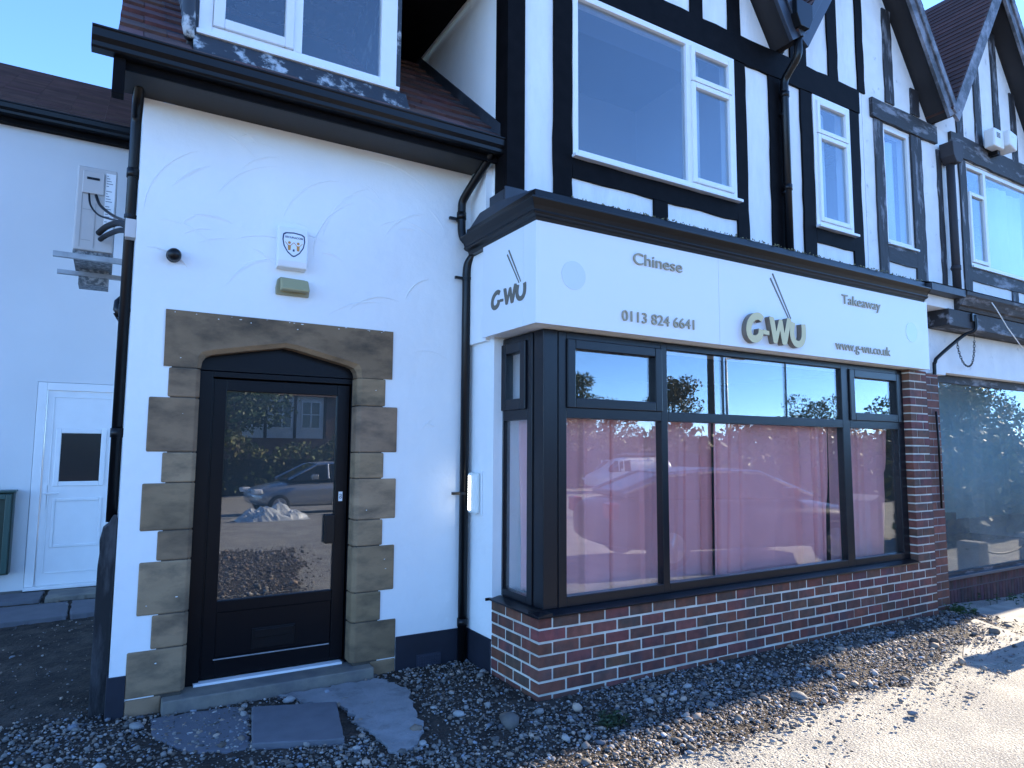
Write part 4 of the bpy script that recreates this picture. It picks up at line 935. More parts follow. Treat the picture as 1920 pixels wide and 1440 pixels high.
cable('lagged_pipe', [wk(185, 437, 2.56), wk(200, 425, 2.4), wk(222, 418, 1.9), wk(240, 424, 1.3), wk(243, 426, 1.15)], 0.024, mat('pipe_foam', (0.012, 0.012, 0.014), 0.9, bump=.5, bscale=60), 'upper black lagged pipe running from the unit to the junction box', 'pipe', 12)
cable('lagged_pipe', [wk(188, 449, 2.56), wk(202, 440, 2.4), wk(224, 432, 1.9), wk(240, 434, 1.3), wk(243, 435, 1.15)], 0.020, MATS['pipe_foam'], 'lower black lagged pipe running from the unit to the junction box', 'pipe', 12)
JB = thing('junction_box', 'small beige junction box at the wing corner by the downpipe', 'junction box', (-2.455, 1.12, 3.02))
part('box_body', MB().box(-2.51, -2.4505, 1.085, 1.17, 3.025, 3.138), acm, JB, 0.004); part('box_lid', MB().box(-2.514, -2.4505, 1.072, 1.0845, 3.02, 3.143), acm, JB, 0.003)
mb = MB().box(-2.478, -2.4505, 1.45, 1.50, 3.33, 3.72); tag(mb.build('cable_trunking', acm, bevel=.003), 'short grey cable trunking beside the downpipe above the junction box', 'trunking')
for i, (pts, lab) in enumerate([([wk(214, 587, 1.4), wk(222, 600, 1.4), wk(228, 607, 1.35), wk(238, 590, 1.3), wk(246, 580, 1.35)], 'loop of black cable tied at the wing downpipe'),
                               ([wk(232, 560, 1.4), wk(224, 575, 1.4), wk(226, 600, 1.35), wk(240, 604, 1.3)], 'second tangle of black cable at the wing downpipe')]):
    cable('loose_cable', pts, 0.007, black_gloss, lab, 'cable')
mb = MB().tube([wk(228, 556, 1.5), wk(223, 566, 1.5), wk(222, 580, 1.48), wk(226, 592, 1.45)], [0.012, 0.03, 0.034, 0.02], 12); tag(mb.build('floodlight', black_gloss, smooth=True), 'small black lamp head poking out beside the left downpipe', 'lamp')
# black timber post at the corner
mb = MB(); rr = random.Random(5)
pp = [(-2.549, -0.05), (-2.452, -0.05), (-2.452, 1.20), (-2.458, 1.225), (-2.475, 1.228), (-2.49, 1.20), (-2.505, 1.165), (-2.53, 1.145), (-2.538, 1.10), (-2.545, 1.06), (-2.541, 0.98), (-2.548, 0.9)]
mb.prism(pp, 'y', 1.15, 1.30); o = mb.build('gate_post', mat('rotten_black_post', (0.010, 0.010, 0.012), .8, col2=(.05, .05, .055), c2scale=6, bump=1, bscale=20, stretch=(2, 2, .4)), bevel=.006); tag(o, 'weathered black timber post with splintered top at the wing corner', 'post')

# ================================================================== ANNEX
YA = 4.6
AN = thing('annex_building', 'plain white rendered annex with brown tiled roof on the left', 'building', (-3.5, YA, 0.2))
part('rendered_wall', MB().box(-12, -3.19, YA, YA + .3, -0.1, 5.02).box(-2.37, -2.05, YA, YA + .3, -0.1, 5.02).box(-3.19, -2.37, YA, YA + .3, 2.326, 5.02).box(-12.3, -12.0, YA, 11, -0.1, 5.02), annexw, AN)
part('wall_base', MB().box(-12, -3.19, YA - .012, YA - .0005, -0.1, 0.215), stone_step, AN)
part('gutter', MB().prism(gutter_profile(YA - .10, 5.03, 1.1), 'x', -12, -2.40), black_gloss, AN)
part('fascia_board', MB().box(-12, -2.40, YA - .0995, YA - .07, 4.98, 5.16).box(-12, -2.4, YA - .0695, YA + .1, 4.985, 5.02), black, AN)
mb = MB(); rr = random.Random(6)
for k in range(26):
    for i in range(30):
        x0 = -12 + i * 0.33; k2 = rr.uniform(.8, 1.2); mb.tint = (k2, k2 * rr.uniform(.9, 1.05), k2 * rr.uniform(.9, 1.05))
        y0 = YA - .16 + k * .10; z0 = 5.13 + k * .062
        mb.add([(x0, y0, z0 + .042), (x0 + .328, y0, z0 + .042), (x0 + .328, y0 + .15, z0 + .088), (x0, y0 + .15, z0 + .088), (x0, y0, z0 + .060), (x0 + .328, y0, z0 + .060), (x0 + .328, y0 + .15, z0 + .098), (x0, y0 + .15, z0 + .098)],
               [(0, 3, 2, 1), (4, 5, 6, 7), (0, 1, 5, 4), (1, 2, 6, 5), (2, 3, 7, 6), (3, 0, 4, 7)])
part('tiled_roof', mb, tile_dk, AN)
# annex door
ADF = part('door_frame', MB().box(-3.186, -3.105, YA - .012, YA + .09, 0.24, 2.322).box(-2.455, -2.375, YA - .012, YA + .09, 0.24, 2.322).box(-3.105, -2.455, YA - .012, YA + .09, 2.24, 2.322).box(-3.19, -2.37, YA - .04, YA + .09, 0.205, 0.2395), upvc, AN, 0.006)
AD = part('annex_door', MB().box(-3.10, -2.46, YA + .012, YA + .06, 0.245, 2.235), upvc, AN, 0.004)
def rect_frame(x0, x1, z0, z1, t, y0, y1): return MB().box(x0, x0 + t, y0, y1, z0, z1).box(x1 - t, x1, y0, y1, z0, z1).box(x0 + t, x1 - t, y0, y1, z0, z0 + t).box(x0 + t, x1 - t, y0, y1, z1 - t, z1)
part('raised_moulding', rect_frame(-3.045, -2.51, 0.36, 2.18, 0.012, YA + .004, YA + .0115), upvc, AD, 0.003)
part('pane_frame', rect_frame(-3.005, -2.55, 1.245, 1.845, 0.05, YA - .004, YA + .0115), upvc, AD, 0.008)
part('door_pane', MB().box(-2.956, -2.599, YA + .003, YA + .0105, 1.293, 1.797), darkglass, AD)
part('lower_panel', rect_frame(-3.0, -2.555, 0.62, 1.12, 0.03, YA - .002, YA + .0115), upvc, AD, 0.008)
part('door_handle', MB().box(-3.085, -3.05, YA - .004, YA + .011, 1.02, 1.26).tube([(-3.068, YA - .004, 1.175), (-3.068, YA - .05, 1.175), (-2.94, YA - .055, 1.178)], .010, 10), upvc, AD, 0.003)
# green cabinet
GCB = thing('meter_cabinet', 'dark green cabinet mounted low on the annex wall, cut by the left frame edge', 'cabinet', (-3.6, YA, 0.42))
green = mat('dark_green_paint', (0.012, 0.035, 0.025), 0.35)
part('cabinet_body', MB().box(-3.95, -3.305, YA - .16, YA - .0005, 0.40, 1.20), green, GCB, 0.01)
part('cabinet_door', rect_frame(-3.93, -3.32, 0.415, 1.185, 0.05, YA - .185, YA - .1605), mat('green_edge', (0.03, 0.075, 0.065), 0.35), GCB, 0.006)
part('cabinet_lid', MB().box(-3.97, -3.29, YA - .19, YA - .0005, 1.2005, 1.222), MATS['green_edge'], GCB, 0.005)

# ================================================================== NEIGHBOURING SHOP
N = thing('neighbouring_shop', 'weathered half timbered shop with teal curtained window right of the takeaway', 'building', (5.0, 0.3, 0))
mb = MB(); jobs = []; z = -0.15; i = 0
while z < 2.50:
    z1 = min(z + .073, 2.512)
    if i % 2: jobs.append((4.975, 5.375, .10, .30, z, z1))
    else: jobs += [(4.975, 5.215, .10, .30, z, z1), (5.227, 5.375, .10, .30, z, z1)]
    z += .085; i += 1
brick_mesh(mb, jobs, rb); NP = part('brick_pier', mb, brickm, N, 0.003); part('mortar_bed', MB().box(4.98, 5.37, .104, .31, -0.2, 2.513), mortar_dk, NP)
mb = MB(); jobs = []; x = 5.38
while x < 12: jobs.append((x, x + .068, .27, .36, -0.12, 0.075)); jobs.append((x, x + .068, .275, .36, 0.085, 0.205)) ; x += .076
brick_mesh(mb, [(a, b, c + .05, d + .05, e, f) for a, b, c, d, e, f in jobs], rb); NB = part('stall_riser', mb, mat('dull_brick', (0.085, 0.04, 0.038), .9, var=.3, vscale=10, attr=True), N, .002)
part('mortar_bed', MB().box(5.377, 12, .326, .46, -.2, .206), mat('dark_mortar', (.10, .085, .085), .95), NB)
part('window_sill', MB().box(5.377, 12, .25, .46, .207, .245), mat('blue_grey_sill', (0.04, 0.05, 0.07), .5), N, .004)
NF = part('shop_window_frame', MB().box(5.377, 12, .29, .36, .2455, .285).box(5.377, 12, .285, .36, 2.47, 2.56).box(5.377, 5.39, .29, .36, .285, 2.47).box(11.9, 12, .29, .36, .285, 2.47), black_wood_h, N)
part('shop_pane', MB().box(5.389, 11.9, .318, .326, .284, 2.472), glass_old, NF)
part('shop_interior', MB().box(5.38, 12, 3.0, 3.05, -.1, 3.0).box(5.375, 5.379, .33, 3, -.1, 3).box(5.38, 12, .47, 3.0, .05, .09).box(5.38, 12, .47, 3, 2.56, 2.58), roomm, N)
# old fascia board
part('shop_fascia', MB().box(4.90, 5.70, .175, .30, 2.535, 3.05).box(5.703, 12, .18, .30, 2.565, 3.05), white_old, N, .004)
part('lower_beam', MB().box(5.38, 12, -.05, .20, 3.055, 3.245), black_wood_h, N, .006)
part('cornice_return', MB().box(4.97, 5.56, -.02, .2, 3.2455, 3.37), white_old, N, .003)
prof2 = [(0.2, 3.25), (-.06, 3.25), (-.075, 3.285), (-.10, 3.30), (-.13, 3.36), (-.16, 3.40), (-.165, 3.44), (-.12, 3.455), (.2, 3.47)]
part('cornice', MB().prism(prof2, 'x', 5.565, 12), black_wood_h, N, .004)
mb = MB(); mb.add([(4.865, -.16, 3.452), (12, -.16, 3.456), (12, .6, 3.66), (4.865, .6, 3.66), (4.865, -.16, 3.38), (5.564, -.16, 3.38)], [(0, 1, 2, 3)]); mb.box(4.865, 5.56, -.15, .2, 3.372, 3.447)
part('lead_flat', mb, lead, N)
NU = MB(); NU.box(4.95, 5.335, YU, YU + .17, 3.5, 5.91).box(5.335, 5.955, YU, YU + .17, 3.5, 4.12).box(5.335, 5.955, YU, YU + .17, 5.62, 5.91).box(5.955, 7.28, YU, YU + .17, 3.5, 5.91).box(7.28, 9.3, YU, YU + .17, 3.5, 4.13).box(7.28, 9.3, YU, YU + .17, 5.61, 5.91).box(9.3, 13.0, YU, YU + .17, 3.5, 5.91)
NUo = part('upper_wall', NU, white_old, N)
def nbeam(x0, x1, z0, z1, y=yb): 
    return beam(x0, x1, z0, z1, y, black_wood if z1 - z0 > x1 - x0 else black_wood_h, NUo, .009)
nbeam(5.10, 6.55, 5.655, 5.895, yb - .02); nbeam(6.90, 13, 5.62, 5.93, yb - .02)
for a, b in ((5.155, 5.335), (5.950, 6.19), (7.11, 7.29), (9.25, 9.45)): nbeam(a, b, 3.6, 5.65)
nbeam(5.337, 5.948, 3.915, 4.125); nbeam(7.295, 13, 3.945, 4.125); nbeam(6.56, 6.66, 3.6, 5.6)
nbeam(8.42, 8.58, 3.6, 3.94)
for a, b in ((5.44, 5.62), (6.0, 6.19), (7.12, 7.30), (7.64, 7.82), (8.2, 8.37), (8.72, 8.88), (9.3, 9.48)): nbeam(a, b, 5.935, max(6.0, min(roofline(a), roofline(b)) + .02), yb + .003)
NW1 = window(NUo, 5.342, 5.948, 4.15, 5.635, yfu + .03, [(5.40, 5.89, 4.21, 5.575, False)], m=upvc_dirty)
NW2 = window(NUo, 7.30, 9.24, 4.155, 5.60, yfu + .03, [(7.36, 7.80, 4.215, 5.20, True), (7.36, 7.80, 5.22, 5.54, False), (7.87, 9.18, 4.215, 5.54, False)], m=upvc_dirty)
part('mullion', MB().box(7.80, 7.87, yfu + .03, yfu + .10, 4.21, 5.545), upvc_dirty, NW2, .003)
part('upper_room', MB().box(5.0, 12, 2.6, 2.65, 3.7, 6.2).box(5.0, 12, YU + .2, 2.6, 3.68, 3.7).box(5.0, 12, YU + .2, 2.6, 6.1, 6.12), room_lt, N)
gable(N, 4.95, 1.50, 5.86, barge_old, soffm, tile_dk, left=False, right=True)
gable(N, 8.05, 1.55, 5.86, barge_old, soffm, tile_dk)
gable(N, 11.25, 1.55, 5.86, barge_old, soffm, tile_dk)
part('gable_infill', MB().prism([(4.951, 5.911), (6.40, 5.911), (4.951, 8.1)], 'y', YU, YU + .1).prism([(6.56, 5.911), (9.54, 5.911), (8.05, 8.2)], 'y', YU, YU + .1).prism([(9.76, 5.911), (12.74, 5.911), (11.25, 8.2)], 'y', YU, YU + .1), white_old, N)
part('party_roof', MB().prism([(1.6, 6.1), (5.5, 11.2), (9.4, 6.1)], 'x', 4.952, 12.9).box(4.97, 12.9, 4.6, 8, -.1, 5.79), tile_dk, N)
part('rain_hopper', MB().prism([(6.60, 5.66), (6.88, 5.66), (6.86, 5.48), (6.80, 5.40), (6.68, 5.40), (6.62, 5.48)], 'y', .38, .55), mat('rusty_black_iron', (.03, .024, .026), .7, bump=.5, bscale=30), N, .008)
pipe_part('downpipe', [(6.74, .49, 5.42), (6.74, .49, 3.62)], .05, [(6.74, .50, 4.02, .02)], MATS['rusty_black_iron'], N, joints=[(6.74, .49, 4.02)])
def hang(x0, x1, z0, z1, y, m, name, lab, cat, rs):
    rr = random.Random(rs); n = int((x1 - x0) / .04); vs = []; fs = []
    for j in range(2):
        for i in range(n + 1):
            x = x0 + (x1 - x0) * i / n; vs.append((x, y + .03 * math.sin(x * 9 + rs) + .015 * math.sin(x * 23), z1 if j == 0 else z0))
    fs = [(i, i + n + 1, i + n + 2, i + 1) for i in range(n)]
    o = MB().add(vs, fs).build(name, m, smooth=True); s = o.modifiers.new('solid', 'SOLIDIFY'); s.thickness = .004; return tag(o, lab, cat)
hang(5.5, 7.3, .85, 2.5, .95, tealc, 'curtain', 'teal curtain hanging left in the neighbouring shop window', 'curtain', 1)
hang(7.32, 11.8, .75, 2.5, .98, tealc, 'curtain', 'teal curtain hanging right in the neighbouring shop window', 'curtain', 2)
hang(7.85, 9.15, 4.2, 5.5, .70, netc, 'net_curtain', 'white net curtain in the wide weathered upper window', 'curtain', 3)
hang(5.40, 5.70, 4.2, 5.5, .70, netc, 'net_curtain', 'white net curtain in the narrow weathered upper window', 'curtain', 4)
hang(2.12, 2.36, 4.2, 5.55, .69, netc, 'net_curtain', 'pale net strip behind the narrow casement of the large upper window', 'curtain', 6)
hang(4.02, 4.40, 4.17, 5.5, .69, netc, 'net_curtain', 'pale blind behind the narrow white window over the bay', 'curtain', 5)
# security light, conduit, chain, wire
SL = thing('floodlight', 'boxy white security floodlight on the weathered gable at upper right', 'lamp', (7.85, .5, 6.0))
part('lamp_case', MB().box(7.70, 7.98, .36, .50, 5.86, 6.12), upvc_dirty, SL, .02); part('lamp_head', MB().prism([(8.0, 5.92), (8.2, 5.86), (8.24, 6.10), (8.0, 6.14)], 'y', .30, .50), upvc_dirty, SL, .02)
mb = MB()
for i in range(4): mb.box(7.76, 7.86, .356, .3595, 5.99 + i * .02, 6.0 + i * .02)
part('case_vent', mb, mat('vent_dark', (.12, .12, .12)), SL); part('lamp_bracket', MB().box(7.9, 7.98, .42, .552, 5.80, 5.859), black_gloss, SL)
mb = MB().tube(smooth3([(5.905, -.07, 3.22), (5.90, -.065, 3.05), (5.80, .02, 2.98), (5.46, .11, 2.74), (5.395, .13, 2.66), (5.39, .14, 2.5), (5.392, .15, 1.2)], 6), .020, 10)
cd = mb.build('conduit', black_gloss, smooth=True); tag(cd, 'bent black conduit pipe running down beside the second brick pier', 'pipe')
mb = MB().tube([(5.25, .075, 2.1), (5.27, .075, 1.75), (5.26, .075, 1.05)], .012, 8); tag(mb.build('cable', black_gloss, smooth=True), 'black cable hanging down the second brick pier', 'cable')
tag(MB().box(5.84, 5.93, -.075, -.051, 3.14, 3.235).build('junction_box', black_gloss, bevel=.005), 'small black box on the beam where the conduit starts', 'junction box')
# chain
chain = MB(); pts = smooth3([(5.83, .10, 2.96), (5.86, .10, 2.82), (5.95, .10, 2.69), (6.06, .10, 2.655), (6.15, .10, 2.70), (6.21, .10, 2.83), (6.23, .10, 2.97)], 5)
for i in range(len(pts) - 1):
    a, b_ = pts[i], pts[i + 1]; d = (b_ - a).normalized(); q = Vector((0, 1, 0)) if i % 2 else d.cross(Vector((0, 1, 0))).normalized(); ln = (b_ - a).length * .72; c_ = (a + b_) / 2
    loop = [c_ + d * (ln * math.cos(t)) + q * (.011 * math.sin(t)) for t in [k_ * math.pi / 4 for k_ in range(9)]]
    chain.tube(loop, .0035, 5, caps=False)
tag(chain.build('chain', mat('old_iron', (.05, .045, .04), .6, metal=.5), smooth=True), 'rusty chain looped below the black beam of the neighbouring shop', 'chain')
tag(MB().tube([(6.23, .06, 3.45), (6.23, .09, 3.2), (6.23, .10, 2.97)], .003, 6).build('wire', MATS['old_iron']), 'thin wire from the cornice down to the chain', 'wire')
tag(MB().tube([(6.10, -.13, 3.44), (6.22, -.16, 3.30), (6.55, -.12, 3.13), (7.05, -.06, 2.93)], .006, 6).build('wire', upvc_dirty, smooth=True), 'pale wire slanting across the neighbouring beam to the right frame edge', 'wire')

# added end house out of view, its jetty shaped to throw the long shadow
T = thing('added_shadow_house', 'unseen house added beyond the right frame edge, its jetty shaped to cast the long shadow', 'building', (14, 1, 0))
part('ground_floor', MB().box(13.01, 14.6, .0, 8, -.2, 5.72), white_old, T)
part('shadow_jetty', MB().box(13.15, 14.62, -.36, 8, 5.73, 8.2), white_rough, T)
part('gable_roof', MB().prism([(12.8, 8.2), (14.9, 8.2), (13.9, 10.2)], 'y', -.40, 8), tile_dk, T)

# ================================================================== PLANTS
def plant(x, y, z, n, h, lab, rs, name='weed', cat='plant', c=(0.5, .9, .6), sp=.12):
    rr = random.Random(rs); mb = MB(); root = thing(name, lab, cat, (x, y, z)); lm = MB(); sm = MB()
    for i in range(n):
        a = rr.uniform(0, 6.28); d = rr.uniform(0, sp); px, py = x + math.cos(a) * d, y + math.sin(a) * d; hh = h * rr.uniform(.4, 1); lean = rr.uniform(-.05, .05)
        sm.tube([(px, py, z - .01), (px + lean, py + lean * .6, z + hh)], .0022, 4)
        for k in range(5):
            q = rr.uniform(.2, 1); s = rr.uniform(.012, .03); b_ = rr.uniform(0, 6.28); cx, cy, cz = px + lean * q, py + lean * .6 * q, z + hh * q
            kk = rr.uniform(.5, 1.4); lm.tint = (c[0] * kk, c[1] * kk, c[2] * kk)
            lm.add([(cx, cy, cz), (cx + math.cos(b_ + .5) * s, cy + math.sin(b_ + .5) * s, cz + s * .5), (cx + math.cos(b_) * s * 2, cy + math.sin(b_) * s * 2, cz + s * .2), (cx + math.cos(b_ - .5) * s, cy + math.sin(b_ - .5) * s, cz + s * .5)], [(0, 1, 2, 3)])
    lm.v, lm.f, lm.m, lm.t = lm.v + sm.v, lm.f + [tuple(i_ + len(lm.v) for i_ in f_) for f_ in sm.f], lm.m + sm.m, lm.t + [(.5, .6, .4)] * len(sm.f); tag(part('foliage', lm, leafm, root), kind='stuff')
plant(5.32, -.02, -.06, 34, .11, 'low green weeds at the foot of the second brick pier', 3, sp=.16)
plant(6.6, .05, -.1, 30, .12, 'dark weeds in the shade under the neighbouring shop window', 5, sp=.5)
plant(0.18, -.52, 0.0, 22, .045, 'small mossy tuft of weeds at the edge of the shaded gravel', 8, sp=.09, c=(.25, .38, .35))

# ================================================================== ACROSS THE ROAD (seen mirrored in the glass)
def tree(x, y, h, r, lab, seed, col=(1, 1, 1), n=2600, leaf=.16, trunk=True, name='tree', zb=None, squash=1.0, grp='trees across the road'):
    z0 = gh(x, y) if zb is None else zb
    rg = np.random.default_rng(seed); t = thing(name, lab, 'tree', (x, y, z0), grp)
    mb = MB(); mb.tube([(x, y, z0 - .1), (x + .1, y, z0 + h * .35), (x + .05, y + .1, z0 + h * .8)], [h * .028, h * .02, h * .006], 8)
    for k in range(7):
        a = rg.uniform(0, 6.28); s = rg.uniform(.3, .6); mb.tube([(x + .08, y, z0 + h * s), (x + math.cos(a) * r * .4, y + math.sin(a) * r * .4, z0 + h * (s + .15)), (x + math.cos(a) * r * .7, y + math.sin(a) * r * .7, z0 + h * (s + .25))], [h * .01, h * .006, h * .002], 6)
    part('trunk', mb, barkm, t)
    n = int(n * 2.2); leaf *= .62
    lumps = [(rg.normal(0, r * .45), rg.normal(0, r * .45), h * rg.uniform(.3, .95) * 1.0, r * rg.uniform(.25, .5)) for _ in range(26)]
    V = np.zeros((n * 4, 3)); F = np.arange(n * 4).reshape(-1, 4); T_ = np.zeros((n * 4, 4)); 
    for i in range(n):
        l = lumps[rg.integers(len(lumps))]; d = rg.normal(0, 1, 3); d /= np.linalg.norm(d); rad = l[3] * rg.uniform(.55, 1.05)
        k = 1 - max(0, (l[2] / h - .6)) * .9
        p = np.array([x + l[0] * k, y + l[1] * k, z0 + l[2] * squash]) + d * rad * np.array([1, 1, .75])
        if p[2] < z0 + .15: p[2] = z0 + rg.uniform(.15, .5)
        u = rg.normal(0, 1, 3); u /= np.linalg.norm(u); v = np.cross(u, rg.normal(0, 1, 3)); v /= np.linalg.norm(v); s = leaf * rg.uniform(.6, 1.4)
        V[i * 4:i * 4 + 4] = [p - u * s, p - v * s * .6, p + u * s, p + v * s * .6]
        q = rg.uniform(.55, 1.5); T_[i * 4:i * 4 + 4] = [col[0] * q, col[1] * q, col[2] * q, 1]
    me = bpy.data.meshes.new('crown'); me.vertices.add(len(V)); me.vertices.foreach_set('co', V.ravel()); me.loops.add(F.size); me.loops.foreach_set('vertex_index', F.ravel().astype(np.int32)); me.polygons.add(n)
    me.polygons.foreach_set('loop_start', np.arange(0, F.size, 4, dtype=np.int32)); me.polygons.foreach_set('loop_total', np.full(n, 4, dtype=np.int32)); me.update()
    at = me.color_attributes.new('tint', 'FLOAT_COLOR', 'CORNER'); at.data.foreach_set('color', T_.ravel()); me.materials.append(leafm)
    o = bpy.data.objects.new('crown', me); C.objects.link(o); o.parent = t; o.matrix_parent_inverse = Matrix.Translation(t.location).inverted()
    return t
tree(32.5, -32, 7.6, 2.3, 'autumn tree with dark brown crown mirrored beside the pole in the top lights', 1, (1.9, 1.0, .7), 3000, .17)
tree(24, -31.5, 7.4, 1.6, 'slim grey green tree mirrored in the left top light', 2, (1.0, 1.0, 1.3), 2400, .12)
tree(30, -36, 6.4, 2.4, 'reddish tree mirrored low in the left top light', 3, (1.8, .9, .8), 2200, .16)
tree(25.5, -35, 6.4, 2.6, 'green tree mirrored in the lower left corner of the top light', 4, (1, 1, 1), 2200, .16)
tree(52, -22, 6.8, 4.0, 'broad green tree mirrored in the neighbouring shop window', 6, (1.0, 1.1, 1.0), 4200, .2)
tree(41, -17.0, 6.2, 3.4, 'second broad tree mirrored in the neighbouring shop window', 7, (.9, 1.05, .9), 3600, .18)
tree(60, -38, 7.5, 3.6, 'dark conifer like tree mirrored at the right end of the shop window', 8, (.6, .8, .8), 2600, .2)
tree(3.5, -34, 9, 4.0, 'dark tree mirrored in the door glass left of the house', 9, (.7, .9, .8), 3200, .22)
tree(14.5, -33, 9, 3.6, 'brownish tree mirrored in the door glass right of the house', 10, (1.4, .9, .7), 3000, .22)
tree(-4, -30, 10, 4.5, 'tall dark tree mirrored in the upper left of the door glass', 12, (.7, .9, .8), 3000, .24)
def hedge(x0, x1, y, h, d, lab, seed, n=9000):
    rg = np.random.default_rng(seed); t = thing('hedge', lab, 'hedge', ((x0 + x1) / 2, y, gh((x0 + x1) / 2, y)), 'hedges along the far pavement')
    V = np.zeros((n * 4, 3)); F = np.arange(n * 4).reshape(-1, 4); T_ = np.ones((n * 4, 4)); z0 = t.location.z
    for i in range(n):
        x = rg.uniform(x0, x1); hh = h * (1 + .14 * math.sin(x * .9) + .1 * math.sin(x * 2.3 + 1)); f = rg.uniform()
        z = hh * (1 - f * f) if rg.uniform() < .75 else hh * rg.uniform(.8, 1.12)
        p = np.array([x, y + rg.normal(0, d * .3), z0 + z]); u = rg.normal(0, 1, 3); u /= np.linalg.norm(u); v = np.cross(u, rg.normal(0, 1, 3)); v /= np.linalg.norm(v); s = .11 * rg.uniform(.6, 1.5)
        V[i * 4:i * 4 + 4] = [p - u * s, p - v * s * .6, p + u * s, p + v * s * .6]; q = rg.uniform(.6, 1.6); r_ = rg.uniform(.9, 1.6); T_[i * 4:i * 4 + 4, :3] = [q * r_, q, q * .8]
    me = bpy.data.meshes.new('foliage'); me.vertices.add(len(V)); me.vertices.foreach_set('co', V.ravel()); me.loops.add(F.size); me.loops.foreach_set('vertex_index', F.ravel().astype(np.int32)); me.polygons.add(n)
    me.polygons.foreach_set('loop_start', np.arange(0, F.size, 4, dtype=np.int32)); me.polygons.foreach_set('loop_total', np.full(n, 4, dtype=np.int32)); me.update()
    at = me.color_attributes.new('tint', 'FLOAT_COLOR', 'CORNER'); at.data.foreach_set('color', T_.ravel()); me.materials.append(leafm)
    o = bpy.data.objects.new('foliage', me); C.objects.link(o); o.parent = t; o.matrix_parent_inverse = Matrix.Translation(t.location).inverted()
    part('woody_core', MB().box(x0, x1, y - d * .22, y + d * .22, z0 - .2, z0 + h * .72), mat('hedge_core', (.02, .022, .012), .95), t)
hedge(10, 64, -29.5, 3.1, 2.0, 'long sunlit hedge mirrored across the pink shop window', 1, 14000)
hedge(58, 110, -24, 3.0, 2.0, 'sunlit hedge mirrored across the neighbouring shop window', 2, 9000)
hedge(11.5, 46, -9.6, 2.15, 1.4, 'nearer hedge mirrored dark behind the parked car in the pink panes', 5, 15000)
hedge(10.5, 18, -2.8, 1.25, .8, 'low hedge added to darken the ground mirrored in the neighbouring shop window', 6, 6000)  # added hedge, covers bright ground mirrored in the neighbouring pane
hedge(-14, 9.5, -29, 2.4, 2.0, 'dark hedge mirrored in the door glass below the house', 3, 7000)
# house opposite
H = thing('opposite_house', 'half timbered house with white windows mirrored in the door glass', 'building', (7.0, -38, gh(7, -38)))
zb = gh(7, -38)
part('house_wall', MB().box(2, 12.5, -46, -38, zb, zb + 5.6), mat('house_brick', (.16, .10, .08), .9, var=.2), H)
part('house_roof', MB().prism([(-47, zb + 5.6), (-37.4, zb + 5.6), (-42.2, zb + 9.4)], 'x', 1.6, 13), tile_dk, H)
part('timber_gable', MB().box(4, 9.6, -37.96, -37.8, zb + 2.9, zb + 5.58), white_rough, H)
for i, x in enumerate((4.4, 6.2, 8.0)):
    f = part('house_window', rect_frame(x, x + 1.25, zb + 3.5, zb + 5.3, .09, -37.79, -37.7).box(x + .58, x + .67, -37.79, -37.7, zb + 3.59, zb + 5.21).box(x + .09, x + 1.16, -37.79, -37.71, zb + 4.4, zb + 4.46), upvc, H)
    part('house_pane', MB().box(x + .08, x + 1.17, -37.78, -37.75, zb + 3.58, zb + 5.22), darkglass, f)
for x in (4.0, 5.75, 7.55, 9.45): part('timber_stud', MB().box(x, x + .16, -37.797, -37.68, zb + 2.9, zb + 5.58), black, H)
# poles
def mast(name, x, y, h, r0, r1, m, lab, cat, arm=0):
    z0 = gh(x, y); t = thing(name, lab, cat, (x, y, z0)); part('shaft', MB().tube([(x, y, z0 - .2), (x, y, z0 + h)], [r0, r1], 12), m, t, smooth=True)
    if arm:
        part('lamp_arm', MB().tube([(x, y, z0 + h - .02), (x + arm * .6, y, z0 + h + .05), (x + arm, y, z0 + h + .05)], .04, 8), m, t); part('lamp_head', MB().box(x + arm - .1, x + arm + .5, y - .1, y + .1, z0 + h, z0 + h + .1), galv, t, .02)
mast('telegraph_pole', 15.6, -12.6, 8.5, .14, .10, mat('pole_wood', (.05, .04, .032), .9), 'dark wooden pole mirrored upright in the middle top lights', 'pole')
mast('street_lamp', 25.0, -20.2, 7.0, .09, .06, galv, 'slim street lamp mirrored beside the wooden pole in the top lights', 'street lamp', .9)
